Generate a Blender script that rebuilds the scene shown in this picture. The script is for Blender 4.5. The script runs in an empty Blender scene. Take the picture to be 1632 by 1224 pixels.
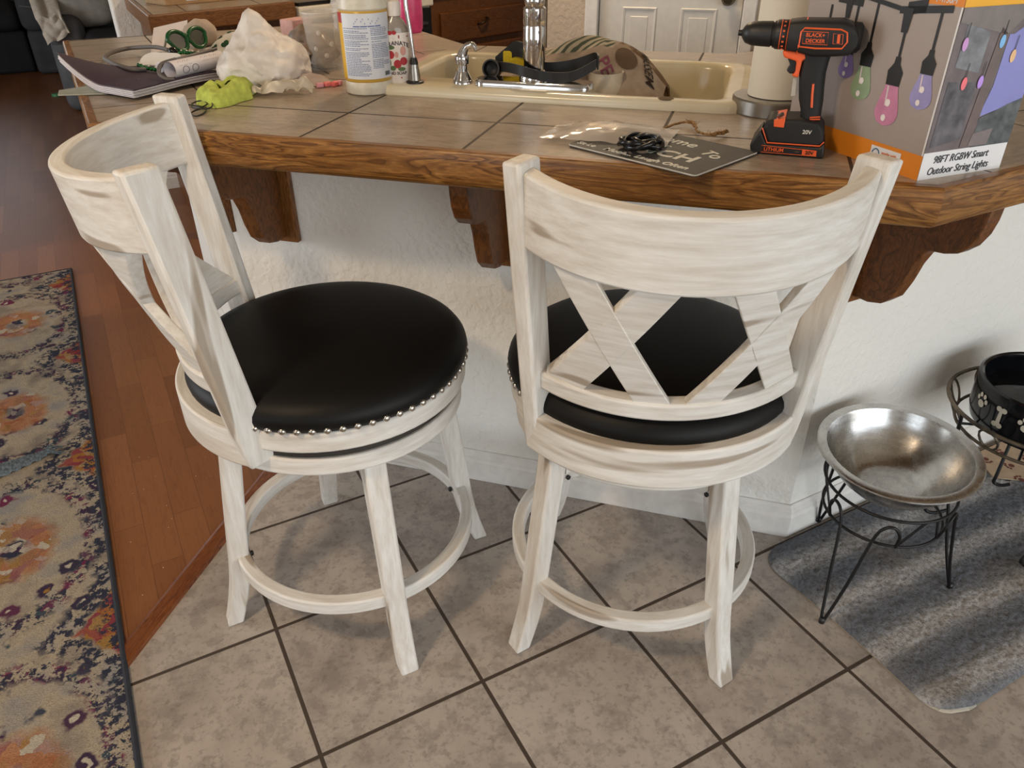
import bpy, bmesh, math, random
from mathutils import Vector, Matrix, noise
random.seed(7)
S = bpy.context.scene
COL = S.collection
PI = math.pi
sin, cos = math.sin, math.cos
T = 0.31                                  # floor tile pitch in metres

# ---------------------------------------------------------------- helpers
def lin(v):
    v /= 255.0
    return v / 12.92 if v <= 0.04045 else ((v + 0.055) / 1.055) ** 2.4
def rgb(r, g, b): return (lin(r), lin(g), lin(b), 1.0)

class NT:
    """small node-tree writer"""
    def __init__(s, name):
        s.m = bpy.data.materials.new(name); s.m.use_nodes = True
        s.t = s.m.node_tree; s.n = s.t.nodes; s.l = s.t.links
        s.b = s.n['Principled BSDF']
    def node(s, typ, ins=None, **kw):
        n = s.n.new(typ)
        for k, v in kw.items(): setattr(n, k, v)
        for k, v in (ins or {}).items(): s.put(n.inputs[k], v)
        return n
    def put(s, sock, v):
        if isinstance(v, bpy.types.NodeSocket): s.l.new(v, sock)
        elif isinstance(v, bpy.types.Node): s.l.new(v.outputs[0], sock)
        else: sock.default_value = v
    def math(s, op, a, b=0.0, c=None):
        n = s.n.new('ShaderNodeMath'); n.operation = op
        s.put(n.inputs[0], a); s.put(n.inputs[1], b)
        if c is not None: s.put(n.inputs[2], c)
        return n.outputs[0]
    def mix(s, f, a, b, mode='MIX'):
        n = s.n.new('ShaderNodeMix'); n.data_type = 'RGBA'; n.blend_type = mode
        s.put(n.inputs[0], f); s.put(n.inputs[6], a); s.put(n.inputs[7], b)
        return n.outputs[2]
    def ramp(s, f, stops):
        n = s.n.new('ShaderNodeValToRGB'); e = n.color_ramp.elements
        while len(e) < len(stops): e.new(0.5)
        for el, (p, c) in zip(e, stops):
            el.position = p; el.color = c if isinstance(c, tuple) else (c, c, c, 1)
        s.put(n.inputs[0], f); return n.outputs[0]
    def coord(s, scale=(1, 1, 1), rot=(0, 0, 0), loc=(0, 0, 0), rnd=False, out='Object'):
        tc = s.n.new('ShaderNodeTexCoord').outputs[out]
        if rnd:
            oi = s.n.new('ShaderNodeObjectInfo')
            mu = s.node('ShaderNodeVectorMath', operation='ADD')
            s.put(mu.inputs[0], tc)
            sc = s.math('MULTIPLY', oi.outputs['Random'], 7.0); s.put(mu.inputs[1], sc); tc = mu.outputs[0]
        mp = s.n.new('ShaderNodeMapping'); s.put(mp.inputs[0], tc)
        mp.inputs[1].default_value = loc; mp.inputs[2].default_value = rot; mp.inputs[3].default_value = scale
        return mp.outputs[0]
    def noise(s, vec, scale, detail=4, rough=0.55, dist=0.0):
        n = s.node('ShaderNodeTexNoise', {'Vector': vec, 'Scale': scale, 'Detail': detail, 'Roughness': rough, 'Distortion': dist})
        return n.outputs[0]
    def bump(s, h, strength=0.3, dist=0.002):
        n = s.node('ShaderNodeBump', {'Height': h, 'Strength': strength, 'Distance': dist})
        s.l.new(n.outputs[0], s.b.inputs['Normal'])
    def done(s, col=None, rough=0.5, metal=0.0, spec=None):
        if col is not None: s.put(s.b.inputs['Base Color'], col)
        s.put(s.b.inputs['Roughness'], rough); s.put(s.b.inputs['Metallic'], metal)
        if spec is not None: s.put(s.b.inputs['Specular IOR Level'], spec)
        return s.m

_mc = {}
def plain(name, c, rough=0.5, metal=0.0, var=0.06, scale=40, spec=None, bump=0.0):
    """simple procedural material with a little tonal variation"""
    if name in _mc: return _mc[name]
    t = NT(name); v = t.coord(); n = t.noise(v, scale, 3)
    c0 = rgb(*c); d = tuple(max(0, x * (1 - 2 * var)) for x in c0[:3]) + (1,); u = tuple(min(1, x * (1 + 2 * var)) for x in c0[:3]) + (1,)
    if bump: t.bump(n, bump, 0.002)
    _mc[name] = t.done(t.ramp(n, [(0.3, d), (0.7, u)]), rough, metal, spec)
    return _mc[name]
def clear(name, c=(245, 245, 245), rough=0.05, alpha=0.25):
    if name in _mc: return _mc[name]
    t = NT(name); t.b.inputs['Alpha'].default_value = alpha
    t.b.inputs['Transmission Weight'].default_value = 0.0
    _mc[name] = t.done(rgb(*c), rough, 0.0, 0.9); return _mc[name]

class MB:
    """collects shapes into one mesh"""
    def __init__(s): s.b = bmesh.new()
    def poly(s, pts):
        return s.b.faces.new([s.b.verts.new(p) for p in pts])
    def box(s, c, d, rz=0.0, M=None):
        hx, hy, hz = d[0] / 2, d[1] / 2, d[2] / 2
        R = Matrix.Rotation(rz, 4, 'Z') if M is None else M.to_4x4()
        vs = [s.b.verts.new(Vector(c) + R @ Vector((x * hx, y * hy, z * hz))) for x in (-1, 1) for y in (-1, 1) for z in (-1, 1)]
        for f in ((0, 1, 3, 2), (4, 6, 7, 5), (0, 4, 5, 1), (2, 3, 7, 6), (0, 2, 6, 4), (1, 5, 7, 3)):
            s.b.faces.new([vs[i] for i in f])
        return s
    def span(s, lo, hi):
        return s.box([(a + b) / 2 for a, b in zip(lo, hi)], [b - a for a, b in zip(lo, hi)])
    def rings(s, rings, closed=True, cap0=True, cap1=True):
        """loft a list of equal-length point loops"""
        R = [[s.b.verts.new(p) for p in r] for r in rings]
        n = len(R[0]); m = n if closed else n - 1
        for a, b in zip(R, R[1:]):
            for i in range(m):
                j = (i + 1) % n
                s.b.faces.new((a[i], a[j], b[j], b[i]))
        if closed and cap0: s.b.faces.new(R[0][::-1])
        if closed and cap1: s.b.faces.new(R[-1])
        return s
    def loop_rings(s, rings):
        """loft closed in both directions"""
        R = [[s.b.verts.new(p) for p in r] for r in rings]; n = len(R[0])
        for k in range(len(R)):
            a, b = R[k], R[(k + 1) % len(R)]
            for i in range(n):
                j = (i + 1) % n; s.b.faces.new((a[i], a[j], b[j], b[i]))
        return s
    def prism(s, poly, z0, z1):
        return s.rings([[(x, y, z0) for x, y in poly], [(x, y, z1) for x, y in poly]])
    def extrude(s, pts, vec):
        v = Vector(vec)
        return s.rings([[Vector(p) for p in pts], [Vector(p) + v for p in pts]])
    def tube(s, path, r, seg=8, closed=False, cap=True):
        P = [Vector(p) for p in path]; n = len(P); rr = r if isinstance(r, (list, tuple)) else [r] * n
        loops = []; up = None
        for i in range(n):
            if closed: d = P[(i + 1) % n] - P[i - 1]
            else: d = P[min(i + 1, n - 1)] - P[max(i - 1, 0)]
            d.normalize()
            if up is None: up = Vector((0, 0, 1)) if abs(d.z) < 0.9 else Vector((1, 0, 0))
            a = d.cross(up)
            if a.length < 1e-6: a = d.orthogonal()
            a.normalize(); b = a.cross(d).normalized(); up = b
            loops.append([P[i] + (a * cos(2 * PI * k / seg) + b * sin(2 * PI * k / seg)) * rr[i] for k in range(seg)])
        if closed: return s.loop_rings(loops)
        return s.rings(loops, True, cap, cap)
    def lathe(s, prof, seg=32, c=(0, 0, 0), M=None, a0=0.0, a1=None):
        """prof = [(r, z)...]; r == 0 closes with a fan"""
        full = a1 is None; a1 = 2 * PI if full else a1
        m = seg if full else seg + 1; cols = []
        R = M.to_4x4() if M is not None else Matrix.Identity(4)
        def P(r, z, a): return Vector(c) + R @ Vector((r * cos(a), r * sin(a), z))
        rows = []
        for r, z in prof:
            if r < 1e-6: rows.append([s.b.verts.new(P(0, z, 0))])
            else: rows.append([s.b.verts.new(P(r, z, a0 + (a1 - a0) * k / seg)) for k in range(m)])
        for a, b in zip(rows, rows[1:]):
            for i in range(seg):
                j = (i + 1) % m
                if len(a) == 1 and len(b) == 1: continue
                if len(a) == 1: s.b.faces.new((a[0], b[j], b[i]))
                elif len(b) == 1: s.b.faces.new((a[i], a[j], b[0]))
                else: s.b.faces.new((a[i], a[j], b[j], b[i]))
        return s
    def grid(s, f, nu, nv, thick=0.0):
        """surface f(u,v) on the unit square; thick > 0 gives it a back"""
        V = [[s.b.verts.new(f(i / nu, j / nv)) for j in range(nv + 1)] for i in range(nu + 1)]
        for i in range(nu):
            for j in range(nv):
                s.b.faces.new((V[i][j], V[i + 1][j], V[i + 1][j + 1], V[i][j + 1]))
        if thick:
            s.b.normal_update()
            bmesh.ops.solidify(s.b, geom=s.b.faces[:], thickness=thick)
        return s
    def build(s, name, mat, parent=None, world=False, smooth=None, bevel=0.0, seg=2, sub=0, recalc=True):
        bm = s.b
        if world and parent is not None:
            bmesh.ops.transform(bm, matrix=parent.matrix_basis.inverted(), verts=bm.verts)
        if recalc: bmesh.ops.recalc_face_normals(bm, faces=bm.faces)
        me = bpy.data.meshes.new(name); bm.to_mesh(me); bm.free()
        o = bpy.data.objects.new(name, me); COL.objects.link(o)
        if mat is not None: me.materials.append(mat)
        if parent is not None: o.parent = parent
        if bevel:
            b = o.modifiers.new('bevel', 'BEVEL'); b.width = bevel; b.segments = seg; b.limit_method = 'ANGLE'; b.angle_limit = math.radians(40)
        if sub:
            q = o.modifiers.new('sub', 'SUBSURF'); q.levels = sub; q.render_levels = sub
        if smooth is not None:
            me.polygons.foreach_set('use_smooth', [True] * len(me.polygons))
            try: me.set_sharp_from_angle(angle=math.radians(smooth))
            except Exception: pass
        return o

def tag(o, label, cat, group=None, kind=None):
    if label: o['label'] = label
    if cat: o['category'] = cat
    if group: o['group'] = group
    if kind: o['kind'] = kind
    return o
def thing(name, label, cat, loc=(0, 0, 0), rz=0.0, group=None):
    o = bpy.data.objects.new(name, None); COL.objects.link(o)
    o.empty_display_size = 0.05
    o.matrix_basis = Matrix.Translation(loc) @ Matrix.Rotation(rz, 4, 'Z')
    return tag(o, label, cat, group)
def struct(o):
    o['kind'] = 'structure'; return o
def text(body, name, mat, parent, M, size, shear=0.0, ext=0.0004, align='CENTER', sx=1.0, bold=0.0, spacing=1.0):
    """lettering as a mesh; M places the text plane (local to parent)"""
    c = bpy.data.curves.new(name, 'FONT'); c.body = body; c.size = size; c.shear = shear
    c.extrude = ext; c.align_x = align; c.align_y = 'CENTER'; c.offset = bold; c.space_character = spacing
    tmp = bpy.data.objects.new(name, c)
    me = bpy.data.meshes.new_from_object(tmp); bpy.data.objects.remove(tmp)
    me.transform(M @ Matrix.Diagonal((sx, 1, 1, 1)))
    o = bpy.data.objects.new(name, me); COL.objects.link(o); me.materials.clear(); me.materials.append(mat)
    o.parent = parent
    return o
def frame(o, x, y):
    """4x4 with origin o, x axis x, y axis y"""
    x = Vector(x).normalized(); y = Vector(y); z = x.cross(y).normalized(); y = z.cross(x)
    m = Matrix((x, y, z)).transposed().to_4x4(); m.translation = Vector(o); return m
def arc(cx, cy, r, a0, a1, n):
    return [(cx + r * cos(a0 + (a1 - a0) * i / n), cy + r * sin(a0 + (a1 - a0) * i / n)) for i in range(n + 1)]
def smoothpath(pts, n=6, closed=False):
    """Catmull-Rom through points"""
    P = [Vector(p) for p in pts]; out = []; m = len(P)
    for i in range(m if closed else m - 1):
        g = lambda k: P[k % m] if closed else P[min(max(k, 0), m - 1)]
        a, b, c, d = g(i - 1), g(i), g(i + 1), g(i + 2)
        for k in range(n):
            t = k / n
            out.append(0.5 * ((2 * b) + (c - a) * t + (2 * a - 5 * b + 4 * c - d) * t * t + (3 * b - a - 3 * c + d) * t ** 3))
    if not closed: out.append(P[-1])
    return out

# ---------------------------------------------------------------- materials
def m_white(name, mode):
    """whitewashed wood: chalky paint with brown rub-through along the grain"""
    t = NT(name)
    if mode == 'ring':
        tc = t.coord(rnd=False); sp = t.node('ShaderNodeSeparateXYZ', {0: tc})
        x, y, z = sp.outputs
        r = t.math('SQRT', t.math('ADD', t.math('MULTIPLY', x, x), t.math('MULTIPLY', y, y)))
        a = t.math('MULTIPLY', t.math('ARCTAN2', x, t.math('MULTIPLY', y, -1.0)), 0.25)
        oi = t.n.new('ShaderNodeObjectInfo').outputs['Random']
        a = t.math('ADD', a, t.math('MULTIPLY', oi, 9.0))
        v = t.node('ShaderNodeCombineXYZ', {0: a, 1: r, 2: z}).outputs[0]
        sc = (1, 9, 9)
    else:
        v = t.coord(rnd=True)
        sc = (9, 9, 1) if mode == 'z' else (1, 1, 9)
    def mp(k, off=0.0):
        q = t.node('ShaderNodeMapping', {0: v}); q.inputs[3].default_value = tuple(s * k for s in sc); q.inputs[1].default_value = (off, off * 2, off)
        return q.outputs[0]
    fine = t.noise(mp(9), 1.0, 5, 0.65); mid = t.noise(mp(2.2, 3.1), 1.0, 3, 0.5)
    scuff = t.noise(mp(2.6, 7.7), 1.0, 2, 0.4); big = t.noise(v, 4.0, 2)
    base = t.mix(t.ramp(fine, [(0.35, 0.0), (0.62, 1.0)]), rgb(207, 201, 192), rgb(228, 226, 221))
    base = t.mix(t.math('MULTIPLY', t.ramp(mid, [(0.55, 0.0), (0.75, 1.0)]), 0.35), base, rgb(192, 176, 154))
    base = t.mix(t.math('MULTIPLY', t.ramp(big, [(0.55, 0.0), (0.75, 1.0)]), 0.35), base, rgb(188, 174, 156))
    base = t.mix(t.math('MULTIPLY', t.ramp(scuff, [(0.635, 0.0), (0.675, 1.0)]), 0.72), base, rgb(142, 122, 98))
    t.bump(fine, 0.25, 0.001)
    return t.done(base, 0.52, 0.0, 0.35)
WHITE_Z = m_white('whitewashed_wood_upright', 'z')
WHITE_R = m_white('whitewashed_wood_curved', 'ring')
WHITE_H = m_white('whitewashed_wood_level', 'h')

def m_oak(name, stretch, dark=(82, 50, 20), mid=(138, 91, 42), light=(178, 128, 68), rot=0.0, rough=0.38, sc=1.0):
    """oiled oak: stretched noise with cathedral rings"""
    t = NT(name); v = t.coord(rot=(0, 0, rot))
    q = t.node('ShaderNodeMapping', {0: v}); q.inputs[3].default_value = tuple(s * sc for s in stretch); q = q.outputs[0]
    n1 = t.noise(q, 2.2, 3, 0.5, 0.8)
    rings = t.math('FRACT', t.math('MULTIPLY', n1, 9.0))
    q2 = t.node('ShaderNodeMapping', {0: v}); q2.inputs[3].default_value = tuple(s * sc * 5 for s in stretch)
    pores = t.noise(q2.outputs[0], 6.0, 4, 0.7)
    c = t.ramp(rings, [(0.0, rgb(*dark)), (0.25, rgb(*mid)), (0.7, rgb(*light)), (0.97, rgb(*mid)), (1.0, rgb(*dark))])
    c = t.mix(t.math('MULTIPLY', t.ramp(pores, [(0.45, 1.0), (0.6, 0.0)]), 0.45), c, rgb(*dark))
    blot = t.noise(v, 3.0, 2)
    c = t.mix(t.math('MULTIPLY', t.ramp(blot, [(0.48, 0.0), (0.7, 1.0)]), 0.45), c, rgb(*[int(x * .8) for x in mid]))
    t.bump(pores, 0.15, 0.001)
    return t.done(c, rough, 0.0, 0.45)
OAK_DIAG = m_oak('oak_edge_diagonal', (1.6, 13, 13), rot=PI / 4)
OAK_X = m_oak('oak_along_width', (1.6, 13, 13))
OAK_Y = m_oak('oak_along_depth', (13, 1.6, 13))
OAK_Z = m_oak('oak_upright', (30, 30, 2.5), dark=(80, 48, 20), mid=(126, 78, 34), light=(160, 106, 52))
OAK_CORB = m_oak('oak_corbel', (9, 9, 4), dark=(72, 42, 16), mid=(112, 66, 26), light=(126, 76, 32), rough=0.45)
OAK_CAB = m_oak('oak_cabinet', (3, 3, 26), dark=(70, 40, 14), mid=(108, 64, 26), light=(128, 80, 36))
OAK_CABV = m_oak('oak_cabinet_upright', (26, 26, 3), dark=(70, 40, 14), mid=(108, 64, 26), light=(128, 80, 36))

def grout_mask(t, u, w, pitch_u, pitch_w, g, ou=0.0, ow=0.0):
    def line(x, p, o):
        f = t.math('FRACT', t.math('ADD', t.math('DIVIDE', x, p), o))
        d = t.math('MULTIPLY', t.math('MINIMUM', f, t.math('SUBTRACT', 1.0, f)), p)
        return t.math('SUBTRACT', 1.0, t.math('MINIMUM', 1.0, t.math('DIVIDE', d, g / 2)))
    a, b = line(u, pitch_u, ou), line(w, pitch_w, ow)
    m = t.math('MAXIMUM', a, b)
    return t.math('MINIMUM', t.math('MULTIPLY', t.math('MAXIMUM', m, 0.0), 4.0), 1.0)
def m_tile(name, rot, pitch, g, ou, ow, c1, c2, c3, grout, rough=0.32, along=(1, 1)):
    t = NT(name); v = t.coord(rot=(0, 0, rot)); sp = t.node('ShaderNodeSeparateXYZ', {0: v})
    u, w = sp.outputs[0], sp.outputs[1]
    m = grout_mask(t, u, w, pitch, pitch, g, ou, ow)
    cu = t.math('FLOOR', t.math('ADD', t.math('DIVIDE', u, pitch), ou)); cw = t.math('FLOOR', t.math('ADD', t.math('DIVIDE', w, pitch), ow))
    cell = t.node('ShaderNodeTexWhiteNoise', {0: t.node('ShaderNodeCombineXYZ', {0: cu, 1: cw, 2: 0.0}).outputs[0]})
    off = t.node('ShaderNodeVectorMath', {0: cell.outputs['Color'], 1: (5, 5, 5)}, operation='MULTIPLY').outputs[0]
    vv = t.node('ShaderNodeVectorMath', {0: v, 1: off}, operation='ADD').outputs[0]
    q = t.node('ShaderNodeMapping', {0: vv}); q.inputs[3].default_value = (along[0], along[1], 1); q = q.outputs[0]
    n1 = t.noise(q, 5.0, 5, 0.62); n2 = t.noise(q, 26.0, 5, 0.7); n3 = t.noise(q, 90.0, 3, 0.6)
    c = t.ramp(n1, [(0.32, rgb(*c1)), (0.5, rgb(*c2)), (0.68, rgb(*c3))])
    c = t.mix(t.math('MULTIPLY', t.ramp(n2, [(0.40, 1.0), (0.52, 0.0)]), 0.42), c, rgb(*[int(x * .78) for x in c1]))
    c = t.mix(t.math('MULTIPLY', t.ramp(n3, [(0.36, 1.0), (0.44, 0.0)]), 0.35), c, rgb(*[int(x * .7) for x in c1]))
    val = t.math('ADD', 0.93, t.math('MULTIPLY', cell.outputs['Value'], 0.12))
    hs = t.node('ShaderNodeHueSaturation', {'Value': val, 'Color': c}).outputs[0]
    c = t.mix(m, hs, rgb(*grout))
    h = t.math('SUBTRACT', t.math('MULTIPLY', n2, 0.15), m); t.bump(h, 0.5, 0.0025)
    return t.done(c, t.math('ADD', rough, t.math('MULTIPLY', m, 0.4)), 0.0, 0.5)
FLOOR_TILE = m_tile('stone_floor_tile', 0.0, T, 0.0085, 0.0, 0.0, (156, 146, 138), (176, 166, 157), (188, 178, 169), (66, 54, 44))
CT = ((152, 137, 121), (170, 155, 138), (180, 166, 150), (58, 45, 34))
TILE_DIAG = m_tile('counter_tile_diagonal', -PI / 4, 0.298, 0.0065, 0.247, 0.643, *CT, rough=0.28, along=(3, 1))
TILE_SQ = m_tile('counter_tile_square', 0.0, 0.305, 0.005, 0.131, 0.97, *CT, rough=0.28, along=(1, 3))

def m_laminate():
    t = NT('laminate_strips'); v = t.coord(rot=(0, 0, PI / 2))
    br = t.node('ShaderNodeTexBrick', {'Vector': v, 'Scale': 1.0, 'Mortar Size': 0.0006, 'Brick Width': 0.42, 'Row Height': 0.066, 'Bias': 0.0,
        'Color1': (0.1, 0.1, 0.1, 1), 'Color2': (0.9, 0.9, 0.9, 1), 'Mortar': (0, 0, 0, 1)}, offset=0.37, offset_frequency=2)
    sp = t.node('ShaderNodeSeparateColor', {0: br.outputs[0]}).outputs[0]
    q = t.node('ShaderNodeMapping', {0: v}); q.inputs[3].default_value = (3, 32, 1)
    add = t.node('ShaderNodeVectorMath', {0: q.outputs[0], 1: br.outputs[0]}, operation='ADD').outputs[0]
    n = t.noise(add, 2.0, 5, 0.6, 0.6)
    rings = t.math('FRACT', t.math('MULTIPLY', n, 5.0))
    c = t.ramp(sp, [(0.1, rgb(122, 76, 44)), (0.5, rgb(132, 84, 50)), (0.9, rgb(144, 94, 58))])
    c = t.mix(t.math('MULTIPLY', t.ramp(rings, [(0.0, 1.0), (0.3, 0.0)]), 0.28), c, rgb(78, 44, 26))
    c = t.mix(t.math('MULTIPLY', br.outputs['Fac'], 0.6), c, rgb(84, 52, 32))
    return t.done(c, 0.36, 0.0, 0.45)
LAMINATE = m_laminate()

def m_wall(name, c, bump=0.5):
    t = NT(name); v = t.coord(out='Object'); n = t.noise(v, 55.0, 3, 0.5); n2 = t.noise(v, 1.5, 2)
    h = t.ramp(n, [(0.42, 0.0), (0.6, 1.0)]); t.bump(h, bump, 0.003)
    c0 = rgb(*c); col = t.mix(n2, tuple(x * .96 for x in c0[:3]) + (1,), c0)
    return t.done(col, 0.6, 0.0, 0.35)
WALL = m_wall('textured_wall_paint', (238, 236, 230), 0.35)
WALL_TAN = m_wall('tan_wall_paint', (196, 180, 160), 0.3)
CEIL = m_wall('ceiling_paint', (178, 164, 142), 0.3)
TRIM = plain('white_trim_paint', (228, 225, 220), 0.4, var=0.03)
DOORW = plain('white_door_paint', (214, 212, 206), 0.42, var=0.02)
BLACK_METAL = plain('black_wire', (22, 21, 22), 0.42, 0.3)
CHROME = plain('chrome', (212, 212, 214), 0.07, 1.0, var=0.02)
BRUSHED = plain('brushed_steel', (168, 164, 158), 0.3, 1.0, var=0.1, scale=20)
NICKEL = plain('nail_nickel', (200, 196, 188), 0.22, 1.0)
BLACKP = plain('black_plastic', (26, 26, 27), 0.42)
DARKHOLE = plain('dark_bolt', (18, 18, 18), 0.5)
def m_leather():
    t = NT('black_leather'); v = t.coord(); n = t.noise(v, 260, 3); b = t.noise(v, 5, 2)
    t.bump(n, 0.12, 0.0006)
    return t.done(t.mix(b, rgb(8, 8, 8), rgb(13, 12, 12)), 0.52, 0.0, 0.24)
LEATHER = m_leather()
# ---------------------------------------------------------------- camera
cam = bpy.data.cameras.new('camera'); cam_o = bpy.data.objects.new('camera', cam); COL.objects.link(cam_o)
right = Vector((0.87911512, -0.47656396, -0.00658752)); down = Vector((-0.25706072, -0.4624691, -0.84855296)); fwd = Vector((0.40134323, 0.74766913, -0.52906945))
m = Matrix((right, -down, -fwd)).transposed().to_4x4(); m.translation = (-0.07726, -1.46751, 1.23672)
cam_o.matrix_world = m
cam.sensor_width = 36.0; cam.lens = 1225.5 / 1632 * 36.0; cam.clip_start = 0.02; cam.clip_end = 60
S.camera = cam_o

# ---------------------------------------------------------------- room shell
# laminate living area and tiled kitchen meet on a 45 degree strip from (-0.28,-0.28) towards the bar
def thr(d):           # point pair on the strip's centre line, offset d to the right
    return None
TX0, TY0 = -0.2765, -0.272                 # strip edge on the tile side
dth = Vector((cos(math.radians(48.5)), sin(math.radians(48.5))))
pA = Vector((TX0, TY0)) - dth * 6.0; pB = Vector((TX0, TY0)) + dth * 1.02
mb = MB(); mb.prism([(pA.x, pA.y), (4.4, pA.y), (4.4, pB.y), (pB.x, pB.y)], -0.05, 0.0)
struct(mb.build('floor_tile', FLOOR_TILE))
mb = MB(); mb.prism([(pA.x, pA.y), (pB.x, pB.y), (-3.9, pB.y), (-3.9, pA.y)], -0.05, -0.0005); mb.span((-3.9, pB.y, -0.05), (4.5, 9.5, -0.0005))
struct(mb.build('floor', LAMINATE))
nth = Vector((-dth.y, dth.x))
def strip_profile(p):
    out = []
    for d, z in ((0.0, 0.0), (0.004, 0.006), (0.012, 0.008), (0.034, 0.008), (0.042, 0.005), (0.046, 0.0)):
        q = p + nth * d; out.append((q.x, q.y, z))
    q = p + nth * 0.046
    return out
THR = m_oak('threshold_oak', (2.5, 30, 30), dark=(86, 44, 22), mid=(126, 72, 38), light=(142, 86, 48), rot=-math.radians(48.5), rough=0.3)
mb = MB(); mb.rings([strip_profile(pA), strip_profile(pB)])
struct(mb.build('trim_1', THR))

def wall_with_hole(name, lo, hi, axis, holes, mat):
    """axis-aligned slab; holes along the long axis as (a0, a1, z0, z1)"""
    mb = MB(); a = 0 if axis == 'x' else 1
    cur = lo[a]
    def put(a0, a1, z0, z1):
        l = list(lo); h = list(hi); l[a] = a0; h[a] = a1; l[2] = z0; h[2] = z1; mb.span(l, h)
    for a0, a1, z0, z1 in holes:
        put(cur, a0, lo[2], hi[2]); put(a0, a1, lo[2], z0); put(a0, a1, z1, hi[2]); cur = a1
    put(cur, hi[a], lo[2], hi[2])
    return struct(mb.build(name, mat))
H = 2.5
wall_with_hole('wall_south', (-3.9, -4.75, 0), (4.5, -4.65, H), 'x', [(-0.9, 3.7, 0.03, 2.1)], WALL)
wall_with_hole('wall_west', (-3.9, -4.65, 0), (-3.8, 9.4, H), 'y', [(-3.6, -1.5, 0.5, 2.1), (1.0, 3.2, 0.3, 2.1)], WALL)
wall_with_hole('wall_east', (4.4, -4.65, 0), (4.5, 9.4, H), 'y', [], WALL)
wall_with_hole('wall_north', (-3.9, 9.4, 0), (4.5, 9.5, H), 'x', [(-3.2, -0.6, 0.4, 2.1)], WALL)
mb = MB(); mb.span((-3.9, -4.75, H), (4.5, 9.5, H + 0.08)); struct(mb.build('ceiling', CEIL))
GLASS = clear('window_glass', (235, 242, 245), 0.02, 0.06)
def window(idx, axis, pos, a0, a1, z0, z1, nmull):
    mb = MB(); w = 0.05
    def put(b0, b1, c0, c1):
        if axis == 'x': mb.span((b0, pos - 0.03, c0), (b1, pos + 0.03, c1))
        else: mb.span((pos - 0.03, b0, c0), (pos + 0.03, b1, c1))
    put(a0, a1, z0, z0 + w); put(a0, a1, z1 - w, z1); put(a0, a0 + w, z0 + w, z1 - w); put(a1 - w, a1, z0 + w, z1 - w)
    for k in range(nmull):
        c = a0 + (a1 - a0) * (k + 1) / (nmull + 1); put(c - 0.025, c + 0.025, z0 + w, z1 - w)
    f = struct(mb.build('window_%d' % idx, TRIM))
    return f
window(1, 'x', -4.7, -0.9, 3.7, 0.03, 2.1, 2)
window(2, 'y', -3.85, -3.6, -1.5, 0.5, 2.1, 1)
window(4, 'x', 9.45, -3.2, -0.6, 0.4, 2.1, 1)
window(3, 'y', -3.85, 1.0, 3.2, 0.3, 2.1, 1)

# ---- peninsula half-walls (front one runs at 45 degrees)
WX, WY, WS = 0.170, -0.595, 0.505          # left face x, right face y, front face x + y = WS
wl = (WX, WS - WX); wr = (WS - WY, WY)     # the two wall corners
dd = 0.11 / math.sqrt(2)
ZW = 0.838
th = 0.11
def half(name, poly): 
    mb = MB(); mb.prism(poly, 0, ZW); return struct(mb.build(name, WALL))
half('wall_front', [wl, wr, (wr[0] + th * 0.4142, wr[1] + th), (wl[0] + th, wl[1] + th * 0.4142)])
half('wall_left', [(WX, 1.31), wl, (wl[0] + th, wl[1] + th * 0.4142), (WX + th, 1.31)])
half('wall_right', [wr, (3.4, WY), (3.4, WY + th), (wr[0] + th * 0.4142, wr[1] + th)])
# moulded baseboards
def baseboard(name, a, b, out, ma, mbv, h=0.085, t=0.016):
    """a, b floor points on the wall face; out = unit outward normal; ma/mbv = mitre shift along the run per unit depth"""
    a, b, o = Vector(a), Vector(b), Vector(out); r = (b - a).normalized()
    prof = [(0.0, 0.0), (t, 0.0), (t, h * 0.66), (t * 0.75, h * 0.72), (t * 0.75, h * 0.84), (t * 0.45, h * 0.9), (t * 0.3, h), (0.0, h)]
    R = []
    for p, mm in ((a, ma), (b, mbv)):
        R.append([((p + o * d + r * (mm * d)).x, (p + o * d + r * (mm * d)).y, z) for d, z in prof])
    mb = MB(); mb.rings(R); return struct(mb.build(name, TRIM, bevel=0.0015))
q = 0.4142; s2 = math.sqrt(0.5)
baseboard('baseboard_front', wl, wr, (-s2, -s2), -q, q)
baseboard('baseboard_right', wr, (3.4, WY), (0, -1), -q, 0)
baseboard('baseboard_left', (WX, 1.31), wl, (-1, 0), 0, q)

# ---------------------------------------------------------------- countertop
c0 = (-0.075, 0.178); cA = (0.941, -0.838)
outer = [(-0.075, 1.365), c0, cA, (3.5, -0.838)]
tw = 0.019
ins = [(-0.075 + tw, 1.365 - tw * 0), (c0[0] + tw, c0[1] + tw * q), (cA[0] + tw * q, cA[1] + tw), (3.5, -0.838 + tw)]
inner = [(3.5, 0.17), (1.47, 0.17), (0.93, 0.66), (0.93, 1.33)]
CZ = 0.9
counter = thing('countertop', 'tan tiled peninsula countertop with a rounded oak edge', 'countertop', (0.5, 0.0, ZW))
# sink cut-out centre and frame (sink runs parallel to the 45 degree front)
SC = Vector((0.893, 0.073)); sx_ = Vector((s2, -s2)); sy_ = Vector((s2, s2)); SL, SD = 0.80, 0.46
def sk(a, b): p = SC + sx_ * a + sy_ * b; return (p.x, p.y)
hole = [sk(-SL/2 + .02, -SD/2 + .02), sk(SL/2 - .02, -SD/2 + .02), sk(SL/2 - .02, SD/2 - .02), sk(-SL/2 + .02, SD/2 - .02)]
def tile_piece(name, poly, mat):
    mb = MB(); mb.prism(poly, CZ - 0.02, CZ)
    return mb.build(name, mat, counter, world=True)
bl = (0.93, 0.66); br = (1.47, 0.17)
ml = (ins[1][0] + 0.24, ins[1][1] + 0.58)    # end of the left mitre line
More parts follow.
